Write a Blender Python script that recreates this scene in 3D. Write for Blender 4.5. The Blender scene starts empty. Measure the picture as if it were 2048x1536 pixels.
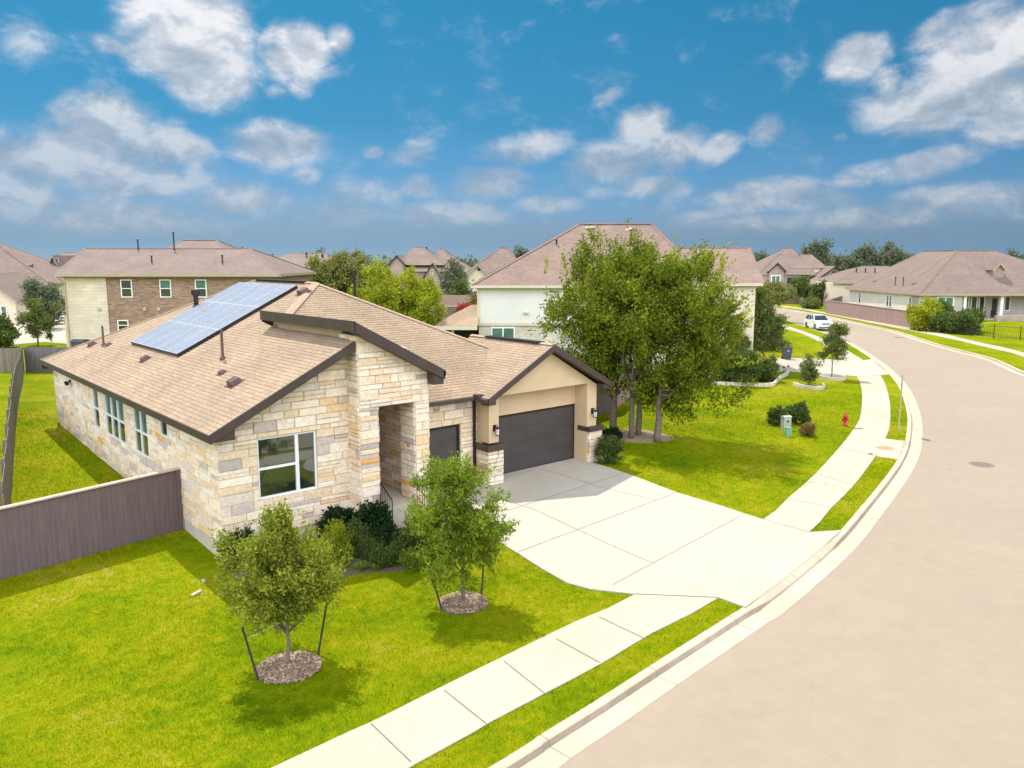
import bpy, math, random
import numpy as np
from mathutils import Vector, Matrix
from mathutils.geometry import delaunay_2d_cdt
R = math.radians
rng = np.random.default_rng(7)
random.seed(7)
sc = bpy.context.scene
col = sc.collection

# light and exposure
GR = [(.085, .15, .002), (.165, .225, .002), (.255, .265, .004), (.37, .31, .06)]
SKY_STR, SUN_STR, EXPO = 0.10, 3.1, 0.75
SKY_TINT = [(0, (.52, .76, 1.35)), (.031, (.36, .59, 1.05)), (.055, (.235, .435, .81)), (.068, (.235, .38, .68)), (.085, (.235, .36, .61)), (.28, (.095, .33, .455)), (.47, (.07, .362, .455)), (1, (.07, .35, .45))]
BACK_CLOUD_FILL, CLOUD_GAIN = 4.2, 5.6  # first value brightens added clouds behind the camera to fill shaded walls
# ------------------------------------------------------------------ camera
PITCH, YAW, FPX = 0.154934059, 0.708276649, 1600.0      # radians, radians, focal length in photo pixels
CAM = np.array([-7.30910193, -20.49494958, 8.0])
_cy, _sy, _cp, _sp = math.cos(YAW), math.sin(YAW), math.cos(PITCH), math.sin(PITCH)
FW = np.array([_sy * _cp, _cy * _cp, -_sp]); RT = np.array([_cy, -_sy, 0.0]); UP = np.cross(RT, FW)
FH = np.array([_sy, _cy, 0.0])
cd = bpy.data.cameras.new('camera'); cam = bpy.data.objects.new('camera', cd); col.objects.link(cam)
cam.location = CAM; cam.rotation_euler = (R(90) - PITCH, 0, -YAW)
cd.sensor_width = 36; cd.lens = FPX / 2048 * 36; cd.clip_start = 0.2; cd.clip_end = 6000
sc.camera = cam

def ray(px, py):
    return RT * ((px - 1024) / FPX) + UP * ((768 - py) / FPX) + FW

def hz(x, y):
    """terrain height (metres); the street side of the lot is level, the lot itself rises a little"""
    x = np.asarray(x, float); y = np.asarray(y, float)
    ss = lambda a, b, v: (lambda t: t * t * (3 - 2 * t))(np.clip((v - a) / (b - a), 0, 1))
    far = 1 - ss(22, 42, y)
    left = .042 * np.clip(y, 0, 19.5) * (1 - ss(1.0, 3.5, x)) * far + .045 * np.clip(x, -5.5, 0) * far * ss(-9, -2, y)
    swy = np.interp(x, [-10, 6.8, 14.1, 20.4, 30.4, 36.7, 46], [-9.6, -8.55, -7.43, -5.72, -2.45, .5, 5.3])
    right = .33 * ss(.3, 7.3, y - swy) * ss(1.5, 6.0, x) * (1 - ss(21, 30, x)) * (1 - ss(12, 30, y))
    return left + right

def G(px, py, z=None):
    """the ground point seen at a pixel of the photograph"""
    d = ray(px, py)
    if z is not None:
        return CAM + d * ((z - CAM[2]) / d[2])
    zz = 0.0
    for _ in range(12):
        p = CAM + d * ((zz - CAM[2]) / d[2]); zz = float(hz(p[0], p[1]))
    return p

def at(px, py, D):
    """(sideways, height) in the camera-aligned ground frame at horizontal distance D"""
    d = ray(px, py); s = D / float(d @ FH)
    return float(d @ RT) * s, float(CAM[2] + d[2] * s)

def CF(x, y):
    p = np.array([CAM[0], CAM[1], 0]) + RT * x + FH * y
    return p

def catmull(pts, n=6):
    pts = [np.array(p, float) for p in pts]; out = []
    for i in range(len(pts) - 1):
        p0 = pts[max(i - 1, 0)]; p1 = pts[i]; p2 = pts[i + 1]; p3 = pts[min(i + 2, len(pts) - 1)]
        for k in range(n):
            t = k / n
            out.append(.5 * ((2 * p1) + (-p0 + p2) * t + (2 * p0 - 5 * p1 + 4 * p2 - p3) * t * t + (-p0 + 3 * p1 - 3 * p2 + p3) * t ** 3))
    out.append(pts[-1]); return out

# ------------------------------------------------------------------ materials
def new_mat(name):
    m = bpy.data.materials.new(name); m.use_nodes = True
    nt = m.node_tree; b = nt.nodes['Principled BSDF']
    return m, nt, b

def N(nt, typ, **kw):
    n = nt.nodes.new(typ)
    for k, v in kw.items():
        if k == 'inp':
            for a, val in v.items(): n.inputs[a].default_value = val
        else: setattr(n, k, v)
    return n

def ramp(nt, stops, interp='LINEAR'):
    r = nt.nodes.new('ShaderNodeValToRGB'); r.color_ramp.interpolation = interp
    e = r.color_ramp.elements
    while len(e) < len(stops): e.new(0.5)
    for i, (p, c) in enumerate(stops):
        e[i].position = p; e[i].color = (*c, 1) if len(c) == 3 else c
    return r

def mat(name, color, rough=.7, var=.18, scale=3.0, bump=0.0, bscale=40.0, metal=0.0, spec=.5, var2=None):
    """plain surface with two octaves of procedural tone variation and a fine bump"""
    m, nt, b = new_mat(name); L = nt.links
    tc = N(nt, 'ShaderNodeTexCoord')
    n1 = N(nt, 'ShaderNodeTexNoise', inp={'Scale': scale, 'Detail': 6.0, 'Roughness': .6})
    L.new(tc.outputs['Object'], n1.inputs['Vector'])
    lo = tuple(c * (1 - var) for c in color); hi = tuple(min(1, c * (1 + var)) for c in color)
    r = ramp(nt, [(.3, lo), (.7, hi)])
    L.new(n1.outputs['Fac'], r.inputs['Fac']); L.new(r.outputs['Color'], b.inputs['Base Color'])
    b.inputs['Roughness'].default_value = rough; b.inputs['Metallic'].default_value = metal
    b.inputs['Specular IOR Level'].default_value = spec
    if bump:
        n2 = N(nt, 'ShaderNodeTexNoise', inp={'Scale': bscale, 'Detail': 4.0})
        L.new(tc.outputs['Object'], n2.inputs['Vector'])
        bp = N(nt, 'ShaderNodeBump', inp={'Strength': bump, 'Distance': .02})
        L.new(n2.outputs['Fac'], bp.inputs['Height']); L.new(bp.outputs['Normal'], b.inputs['Normal'])
    return m

def island_mat(name, stops, rough=.85, nscale=14.0, namt=.25, bump=.6, bscale=16.0):
    """every separate piece (a stone, a chip) takes its own colour"""
    m, nt, b = new_mat(name); L = nt.links
    g = N(nt, 'ShaderNodeNewGeometry'); r = ramp(nt, stops, 'CONSTANT')
    L.new(g.outputs['Random Per Island'], r.inputs['Fac'])
    tc = N(nt, 'ShaderNodeTexCoord')
    n1 = N(nt, 'ShaderNodeTexNoise', inp={'Scale': nscale, 'Detail': 5.0, 'Roughness': .65})
    L.new(tc.outputs['Object'], n1.inputs['Vector'])
    mr = N(nt, 'ShaderNodeMapRange', inp={'From Min': .25, 'From Max': .75, 'To Min': 1 - namt, 'To Max': 1 + namt})
    L.new(n1.outputs['Fac'], mr.inputs['Value'])
    mx = N(nt, 'ShaderNodeMix', data_type='RGBA', blend_type='MULTIPLY'); mx.inputs['Factor'].default_value = 1
    L.new(r.outputs['Color'], mx.inputs['A']); L.new(mr.outputs['Result'], mx.inputs['B'])
    L.new(mx.outputs['Result'], b.inputs['Base Color']); b.inputs['Roughness'].default_value = rough
    n2 = N(nt, 'ShaderNodeTexNoise', inp={'Scale': bscale, 'Detail': 5.0}); L.new(tc.outputs['Object'], n2.inputs['Vector'])
    bp = N(nt, 'ShaderNodeBump', inp={'Strength': bump, 'Distance': .03})
    L.new(n2.outputs['Fac'], bp.inputs['Height']); L.new(bp.outputs['Normal'], b.inputs['Normal'])
    return m

def brick_mat(name, c1, c2, mortar, bw, bh, msize=.012, rough=.85, bias=0.0, big=.15, noise=.2, bump=.3):
    """courses laid out on the face's own UV in metres (bricks, blocks, shingles)"""
    m, nt, b = new_mat(name); L = nt.links
    uv = N(nt, 'ShaderNodeUVMap'); uv.uv_map = 'UVMap'
    br = N(nt, 'ShaderNodeTexBrick', inp={'Color1': (*c1, 1), 'Color2': (*c2, 1), 'Mortar': (*mortar, 1), 'Scale': 1.0, 'Mortar Size': msize,
                                            'Mortar Smooth': .2, 'Bias': bias, 'Brick Width': bw, 'Row Height': bh})
    L.new(uv.outputs['UV'], br.inputs['Vector'])
    tc = N(nt, 'ShaderNodeTexCoord')
    n1 = N(nt, 'ShaderNodeTexNoise', inp={'Scale': .55, 'Detail': 5.0}); L.new(tc.outputs['Object'], n1.inputs['Vector'])
    n2 = N(nt, 'ShaderNodeTexNoise', inp={'Scale': 9.0, 'Detail': 6.0, 'Roughness': .7}); L.new(uv.outputs['UV'], n2.inputs['Vector'])
    a1 = N(nt, 'ShaderNodeMapRange', inp={'From Min': .3, 'From Max': .7, 'To Min': 1 - big, 'To Max': 1 + big}); L.new(n1.outputs['Fac'], a1.inputs['Value'])
    a2 = N(nt, 'ShaderNodeMapRange', inp={'From Min': .3, 'From Max': .7, 'To Min': 1 - noise, 'To Max': 1 + noise}); L.new(n2.outputs['Fac'], a2.inputs['Value'])
    mu = N(nt, 'ShaderNodeMath', operation='MULTIPLY'); L.new(a1.outputs[0], mu.inputs[0]); L.new(a2.outputs[0], mu.inputs[1])
    mx = N(nt, 'ShaderNodeMix', data_type='RGBA', blend_type='MULTIPLY'); mx.inputs['Factor'].default_value = 1
    L.new(br.outputs['Color'], mx.inputs['A']); L.new(mu.outputs[0], mx.inputs['B'])
    L.new(mx.outputs['Result'], b.inputs['Base Color']); b.inputs['Roughness'].default_value = rough
    bp = N(nt, 'ShaderNodeBump', inp={'Strength': bump, 'Distance': .02}); bp.invert = True
    L.new(br.outputs['Fac'], bp.inputs['Height']); L.new(bp.outputs['Normal'], b.inputs['Normal'])
    return m

def leaf_mat(name, dark, mid, light, trans=.35, rough=.55):
    m, nt, b = new_mat(name); L = nt.links
    g = N(nt, 'ShaderNodeNewGeometry'); r = ramp(nt, [(0, dark), (.55, mid), (1, light)])
    tc = N(nt, 'ShaderNodeTexCoord'); n1 = N(nt, 'ShaderNodeTexNoise', inp={'Scale': .9, 'Detail': 2.0})
    L.new(tc.outputs['Object'], n1.inputs['Vector'])
    ad = N(nt, 'ShaderNodeMath', operation='MULTIPLY_ADD', inp={1: .55, 2: -.02})
    L.new(g.outputs['Random Per Island'], ad.inputs[0])
    a2 = N(nt, 'ShaderNodeMath', operation='MULTIPLY_ADD', inp={1: .5}); L.new(n1.outputs['Fac'], a2.inputs[0]); L.new(ad.outputs[0], a2.inputs[2])
    L.new(a2.outputs[0], r.inputs['Fac'])
    L.new(r.outputs['Color'], b.inputs['Base Color']); b.inputs['Roughness'].default_value = rough
    b.inputs['Specular IOR Level'].default_value = .1
    t = N(nt, 'ShaderNodeBsdfTranslucent'); L.new(r.outputs['Color'], t.inputs['Color'])
    ms = N(nt, 'ShaderNodeMixShader', inp={0: trans}); out = nt.nodes['Material Output']
    L.new(b.outputs[0], ms.inputs[1]); L.new(t.outputs[0], ms.inputs[2]); L.new(ms.outputs[0], out.inputs['Surface'])
    return m

def glass_mat(name, c, ior=1.9, rough=.03):
    m, nt, b = new_mat(name); L = nt.links
    tc = N(nt, 'ShaderNodeTexCoord'); n1 = N(nt, 'ShaderNodeTexNoise', inp={'Scale': 1.2, 'Detail': 2.0}); L.new(tc.outputs['Object'], n1.inputs['Vector'])
    r = ramp(nt, [(.35, tuple(x * .6 for x in c)), (.65, c)]); L.new(n1.outputs['Fac'], r.inputs['Fac']); L.new(r.outputs['Color'], b.inputs['Base Color'])
    b.inputs['Roughness'].default_value = rough; b.inputs['IOR'].default_value = ior
    return m

def grass_mats():
    out = []
    for nm, isl in (('lawn_soil', False), ('grass_blades', True)):
        m, nt, b = new_mat(nm); L = nt.links
        g = N(nt, 'ShaderNodeNewGeometry')
        n1 = N(nt, 'ShaderNodeTexNoise', inp={'Scale': .28, 'Detail': 7.0, 'Roughness': .62}); L.new(g.outputs['Position'], n1.inputs['Vector'])
        n2 = N(nt, 'ShaderNodeTexNoise', inp={'Scale': 3.5, 'Detail': 6.0, 'Roughness': .7}); L.new(g.outputs['Position'], n2.inputs['Vector'])
        mi = N(nt, 'ShaderNodeMath', operation='MULTIPLY_ADD', inp={1: .45}); L.new(n2.outputs['Fac'], mi.inputs[0])
        m2 = N(nt, 'ShaderNodeMath', operation='MULTIPLY', inp={1: .55}); L.new(n1.outputs['Fac'], m2.inputs[0]); L.new(m2.outputs[0], mi.inputs[2])
        r = ramp(nt, [(.34, GR[0]), (.46, GR[1]), (.55, GR[2]), (.67, GR[3])]); L.new(mi.outputs[0], r.inputs['Fac'])
        colr = r.outputs['Color']
        if isl:
            mr = N(nt, 'ShaderNodeMapRange', inp={'To Min': .7, 'To Max': 1.35}); L.new(g.outputs['Random Per Island'], mr.inputs['Value'])
        else:
            n3 = N(nt, 'ShaderNodeTexNoise', inp={'Scale': 45.0, 'Detail': 3.0}); L.new(g.outputs['Position'], n3.inputs['Vector'])
            mr = N(nt, 'ShaderNodeMapRange', inp={'From Min': .3, 'From Max': .7, 'To Min': .55, 'To Max': 1.25}); L.new(n3.outputs['Fac'], mr.inputs['Value'])
            bp = N(nt, 'ShaderNodeBump', inp={'Strength': .8, 'Distance': .03}); L.new(n3.outputs['Fac'], bp.inputs['Height']); L.new(bp.outputs['Normal'], b.inputs['Normal'])
        mx = N(nt, 'ShaderNodeMix', data_type='RGBA', blend_type='MULTIPLY'); mx.inputs['Factor'].default_value = 1
        L.new(colr, mx.inputs['A']); L.new(mr.outputs['Result'], mx.inputs['B'])
        L.new(mx.outputs['Result'], b.inputs['Base Color']); b.inputs['Roughness'].default_value = .8; b.inputs['Specular IOR Level'].default_value = .02
        if isl:
            t = N(nt, 'ShaderNodeBsdfTranslucent'); L.new(mx.outputs['Result'], t.inputs['Color'])
            ms = N(nt, 'ShaderNodeMixShader', inp={0: .4}); L.new(b.outputs[0], ms.inputs[1]); L.new(t.outputs[0], ms.inputs[2])
            L.new(ms.outputs[0], nt.nodes['Material Output'].inputs['Surface'])
        out.append(m)
    return out

def paving_mat(name, color, stain, rough=.85, fine=60.0, var=.1, cracks=0.0):
    """concrete or asphalt: broad stains, mid mottling and a fine grain"""
    m, nt, b = new_mat(name); L = nt.links
    g = N(nt, 'ShaderNodeNewGeometry')
    n1 = N(nt, 'ShaderNodeTexNoise', inp={'Scale': .22, 'Detail': 8.0, 'Roughness': .65, 'Distortion': .6}); L.new(g.outputs['Position'], n1.inputs['Vector'])
    n2 = N(nt, 'ShaderNodeTexNoise', inp={'Scale': fine, 'Detail': 3.0, 'Roughness': .7}); L.new(g.outputs['Position'], n2.inputs['Vector'])
    n3 = N(nt, 'ShaderNodeTexNoise', inp={'Scale': 2.4, 'Detail': 8.0, 'Roughness': .7}); L.new(g.outputs['Position'], n3.inputs['Vector'])
    r = ramp(nt, [(.3, stain), (.62, color)]); L.new(n1.outputs['Fac'], r.inputs['Fac'])
    a = N(nt, 'ShaderNodeMapRange', inp={'From Min': .25, 'From Max': .75, 'To Min': 1 - max(var, .1) * 1.6, 'To Max': 1 + max(var, .1) * 1.6}); L.new(n2.outputs['Fac'], a.inputs['Value'])
    c = N(nt, 'ShaderNodeMapRange', inp={'From Min': .3, 'From Max': .7, 'To Min': 1 - var, 'To Max': 1 + var}); L.new(n3.outputs['Fac'], c.inputs['Value'])
    mu = N(nt, 'ShaderNodeMath', operation='MULTIPLY'); L.new(a.outputs[0], mu.inputs[0]); L.new(c.outputs[0], mu.inputs[1])
    mx = N(nt, 'ShaderNodeMix', data_type='RGBA', blend_type='MULTIPLY'); mx.inputs['Factor'].default_value = 1
    L.new(r.outputs['Color'], mx.inputs['A']); L.new(mu.outputs[0], mx.inputs['B']); L.new(mx.outputs['Result'], b.inputs['Base Color'])
    if cracks:
        wv = N(nt, 'ShaderNodeTexNoise', inp={'Scale': .7, 'Detail': 5.0}); L.new(g.outputs['Position'], wv.inputs['Vector'])
        ov = N(nt, 'ShaderNodeVectorMath', operation='MULTIPLY_ADD'); L.new(wv.outputs['Color'], ov.inputs[0]); ov.inputs[1].default_value = (3, 3, 0); L.new(g.outputs['Position'], ov.inputs[2])
        vo = N(nt, 'ShaderNodeTexVoronoi', feature='DISTANCE_TO_EDGE', inp={'Scale': .13}); L.new(ov.outputs[0], vo.inputs['Vector'])
        cm_ = N(nt, 'ShaderNodeMapRange', inp={'From Min': .0, 'From Max': .0025, 'To Min': 1 - cracks, 'To Max': 1.0}); L.new(vo.outputs['Distance'], cm_.inputs['Value'])
        m3 = N(nt, 'ShaderNodeMix', data_type='RGBA', blend_type='MULTIPLY'); m3.inputs['Factor'].default_value = 1
        L.new(mx.outputs['Result'], m3.inputs['A']); L.new(cm_.outputs['Result'], m3.inputs['B']); L.new(m3.outputs['Result'], b.inputs['Base Color'])
    b.inputs['Roughness'].default_value = rough
    bp = N(nt, 'ShaderNodeBump', inp={'Strength': .25, 'Distance': .01}); L.new(n2.outputs['Fac'], bp.inputs['Height']); L.new(bp.outputs['Normal'], b.inputs['Normal'])
    return m

def board_mat(name, c1, c2, w, rough=.8, gap=.45):
    """vertical boards: tone per board, weathering along the grain"""
    m, nt, b = new_mat(name); L = nt.links
    uv = N(nt, 'ShaderNodeUVMap'); uv.uv_map = 'UVMap'
    br = N(nt, 'ShaderNodeTexBrick', inp={'Color1': (*c1, 1), 'Color2': (*c2, 1), 'Mortar': (*[x * gap for x in c1], 1), 'Scale': 1.0, 'Mortar Size': .006,
                                            'Brick Width': w, 'Row Height': 40.0, 'Bias': 0.0}); br.offset = 0
    L.new(uv.outputs['UV'], br.inputs['Vector'])
    mp = N(nt, 'ShaderNodeMapping', inp={'Scale': (14, 1.2, 1)}); L.new(uv.outputs['UV'], mp.inputs['Vector'])
    n1 = N(nt, 'ShaderNodeTexNoise', inp={'Scale': 1.0, 'Detail': 6.0, 'Roughness': .7}); L.new(mp.outputs[0], n1.inputs['Vector'])
    a = N(nt, 'ShaderNodeMapRange', inp={'From Min': .3, 'From Max': .7, 'To Min': .78, 'To Max': 1.2}); L.new(n1.outputs['Fac'], a.inputs['Value'])
    mx = N(nt, 'ShaderNodeMix', data_type='RGBA', blend_type='MULTIPLY'); mx.inputs['Factor'].default_value = 1
    L.new(br.outputs['Color'], mx.inputs['A']); L.new(a.outputs[0], mx.inputs['B']); L.new(mx.outputs['Result'], b.inputs['Base Color'])
    b.inputs['Roughness'].default_value = rough
    bp = N(nt, 'ShaderNodeBump', inp={'Strength': .3, 'Distance': .02}); bp.invert = True; L.new(br.outputs['Fac'], bp.inputs['Height']); L.new(bp.outputs['Normal'], b.inputs['Normal'])
    return m

LAWN, BLADE = grass_mats()
M = {}
M['asphalt'] = paving_mat('aged_asphalt', (.318, .251, .186), (.298, .235, .174), fine=130, var=.055, cracks=.10)
M['concrete'] = paving_mat('pale_concrete', (.455, .41, .335), (.40, .355, .28), fine=70, var=.05)
M['walk'] = paving_mat('sidewalk_concrete', (.465, .405, .315), (.405, .345, .26), fine=70, var=.06)
M['kerb'] = paving_mat('kerb_concrete', (.50, .43, .32), (.41, .34, .24), fine=60, var=.09)
M['joint'] = mat('joint_filler', (.20, .17, .14), .95, .3)
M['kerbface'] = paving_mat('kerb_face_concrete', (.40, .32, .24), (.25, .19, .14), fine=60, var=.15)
M['stone'] = island_mat('ashlar_limestone', [(0, (0.772, 0.625, 0.458)), (.16, (0.816, 0.678, 0.519)), (.34, (0.728, 0.562, 0.376)), (.46, (0.820, 0.721, 0.580)), (.62, (0.750, 0.594, 0.417)),
                        (.72, (0.684, 0.583, 0.478)), (.82, (0.551, 0.466, 0.407)), (.89, (0.750, 0.541, 0.305)), (.935, (0.463, 0.392, 0.350)), (.955, (0.728, 0.392, 0.102)), (.970, (0.794, 0.678, 0.559))], namt=.22, nscale=9.0)
M['mortar'] = mat('mortar', (.58, .48, .36), .95, .1, 20)
M['foundation'] = paving_mat('foundation_concrete', (.60, .53, .45), (.50, .43, .35), var=.08)
M['stucco'] = mat('tan_stucco', (.60, .45, .275), .9, .05, 1.2, .15, 120)
M['stucco_side'] = M['stucco']
M['fascia'] = mat('dark_brown_trim', (.060, .039, .033), .5, .15, 2)
M['shingle'] = brick_mat('tan_shingles', (.29, .205, .132), (.345, .25, .167), (.255, .178, .115), .31, .143, .004, .9, 0, .12, .30, .2)
M['shingle_far'] = brick_mat('weathered_shingles', (.18, .127, .106), (.23, .167, .142), (.13, .092, .078), .35, .15, .012, .9, 0, .10, .12, .2)
M['shingle_red'] = brick_mat('reddish_shingles', (.225, .15, .118), (.285, .195, .158), (.15, .10, .08), .35, .17, .02, .9, 0, .10, .12, .3)
M['cap'] = mat('ridge_cap_shingle', (.38, .265, .18), .9, .15, 5, .2)
M['white'] = mat('white_vinyl', (.80, .80, .78), .35, .03)
M['glass'] = glass_mat('window_glass', (.018, .03, .026), 2.4)
M['glass_green'] = glass_mat('window_glass_with_blind', (.10, .21, .155), 1.45, .08)
M['glass_far'] = glass_mat('dark_window_glass', (.05, .07, .075), 1.6)
M['door_dark'] = mat('dark_bronze_door', (.062, .053, .054), .3, .12, 1.5)
M['metal_dark'] = mat('dark_metal', (.035, .028, .028), .4, .2, 4, 0, 40, .6)
M['rust'] = mat('brown_pipe', (.11, .06, .05), .5, .2, 4)
M['solar'] = mat('solar_glass', (.31, .315, .36), .24, .06, 1.0, spec=1.0)
M['solar_line'] = mat('solar_seam', (.52, .52, .56), .35, .1)
M['lamp_glass'] = mat('lamp_glass', (.75, .72, .65), .2, .05)
M['fence_brown'] = board_mat('brown_stained_boards', (.125, .09, .092), (.134, .097, .098), .14, .8, .78)
M['fence_cap'] = mat('fence_cap_board', (.52, .38, .31), .75, .15, 4)
M['fence_grey'] = board_mat('weathered_grey_boards', (.15, .12, .098), (.225, .19, .155), .13)
M['fence_dark'] = board_mat('dark_weathered_boards', (.13, .115, .11), (.19, .17, .16), .13)  # darker boards for the back and distant fences
M['fence_pink'] = board_mat('pinkish_stained_boards', (.31, .20, .18), (.34, .225, .202), .2, .8, .7)
M['mulch'] = island_mat('wood_chips', [(0, (.30, .19, .12)), (.3, (.42, .30, .20)), (.6, (.20, .12, .085)), (.85, (.52, .42, .32))], namt=.3)
M['soil'] = mat('mulch_soil', (.16, .115, .075), .95, .4, 14, .8, 60)
M['bark'] = mat('grey_bark', (.17, .13, .105), .9, .3, 9, .9, 30)
M['bark2'] = mat('pale_bark', (.26, .19, .14), .9, .3, 9, .9, 40)
M['stake'] = mat('dark_stake', (.035, .022, .02), .7, .3)
M['oak'] = leaf_mat('oak_leaves', (0.06, 0.085, 0.008), (0.28, 0.32, 0.035), (0.6, 0.6, 0.09), 0.48)
M['oak2'] = leaf_mat('young_oak_leaves', (0.05, 0.09, 0.008), (0.23, 0.32, 0.028), (0.54, 0.58, 0.07), 0.48)
M['elm'] = leaf_mat('elm_leaves', (0.03, 0.065, 0.008), (0.17, 0.225, 0.018), (0.5, 0.5, 0.04), 0.45)
M['bright'] = leaf_mat('bright_leaves', (0.15, 0.19, 0.014), (0.36, 0.4, 0.026), (0.54, 0.55, 0.05), 0.48)
M['olive'] = leaf_mat('olive_leaves', (0.12, 0.14, 0.035), (0.24, 0.25, 0.065), (0.36, 0.35, 0.1), 0.38)
M['shrub'] = leaf_mat('dark_shrub_leaves', (.008, .022, .007), (.018, .044, .012), (.04, .078, .02), .15, .35)
M['shrub2'] = leaf_mat('shrub_leaves', (0.045, 0.075, 0.016), (0.105, 0.155, 0.036), (0.21, 0.25, 0.06), 0.3)
M['crepe'] = leaf_mat('crepe_leaves', (0.06, 0.09, 0.02), (0.16, 0.205, 0.05), (0.36, 0.38, 0.13), 0.36)
M['fartree'] = leaf_mat('distant_leaves', (0.09, 0.115, 0.075), (0.155, 0.185, 0.11), (0.22, 0.25, 0.14), 0.3)
M['reddish'] = leaf_mat('red_leaves', (.22, .03, .02), (.38, .06, .04), (.5, .11, .08), .3)
M['rusty'] = leaf_mat('rusty_leaves', (.14, .10, .03), (.24, .17, .05), (.34, .24, .08), .3)
M['redpaint'] = mat('red_paint', (.46, .022, .025), .35, .12, 6)
M['pedestal'] = mat('grey_green_enamel', (.40, .44, .37), .5, .06)
M['greenbox'] = mat('green_enamel', (.16, .36, .20), .5, .08)
M['steel'] = mat('galvanised_steel', (.50, .47, .42), .45, .12, 5, 0, 40, .5)
M['iron'] = mat('cast_iron', (.20, .165, .13), .7, .25, 20, .5, 60)
M['rustiron'] = mat('rusty_iron', (.55, .28, .16), .8, .25, 20, .5, 60)
M['car'] = mat('white_car_paint', (.74, .75, .76), .18, .02, 1, spec=.7)
M['carglass'] = glass_mat('car_glass', (.05, .06, .07), 1.8)
M['tyre'] = mat('tyre_rubber', (.02, .02, .02), .8, .2)
M['rim'] = mat('alloy_rim', (.55, .55, .55), .3, .1, 5, 0, 40, .8)
M['grille'] = mat('grille', (.10, .10, .11), .4, .3, 20)
M['headlight'] = mat('headlamp_lens', (.75, .77, .8), .08, .03)
M['bin'] = mat('navy_plastic', (.055, .065, .085), .5, .1)
M['edging'] = paving_mat('limestone_edging', (.62, .55, .43), (.45, .39, .30), var=.15)
M['whitewall'] = mat('white_stucco', (.66, .66, .61), .9, .04, .6, .1, 80)
M['creamwall'] = mat('cream_stucco', (.66, .58, .44), .9, .06, .6, .1, 80)
M['whitewarm'] = mat('white_limewash_brick', (.74, .66, .59), .9, .06, .6, .1, 80)
M['blockwall'] = brick_mat('pale_block', (.52, .48, .40), (.60, .55, .46), (.46, .42, .35), .6, .22, .012)
M['brick'] = brick_mat('brown_brick', (.20, .115, .072), (.36, .235, .155), (.30, .23, .17), .42, .125, .016, .9, 0, .12, .3)
M['pinkbrick'] = brick_mat('pinkish_brick', (.30, .215, .185), (.40, .30, .26), (.40, .33, .29), .42, .13, .016)
M['limestone'] = brick_mat('cream_block_stone', (.58, .50, .36), (.66, .58, .44), (.50, .43, .32), .75, .27, .014, .9, 0, .12, .2)
M['gutter_tan'] = mat('tan_gutter', (.40, .33, .22), .6, .1)
M['trim_cream'] = mat('cream_trim', (.60, .54, .40), .7, .06)
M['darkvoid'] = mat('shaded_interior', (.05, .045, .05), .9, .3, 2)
M['porchwall'] = mat('porch_wall_paint', (.42, .38, .34), .9, .1)

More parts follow.
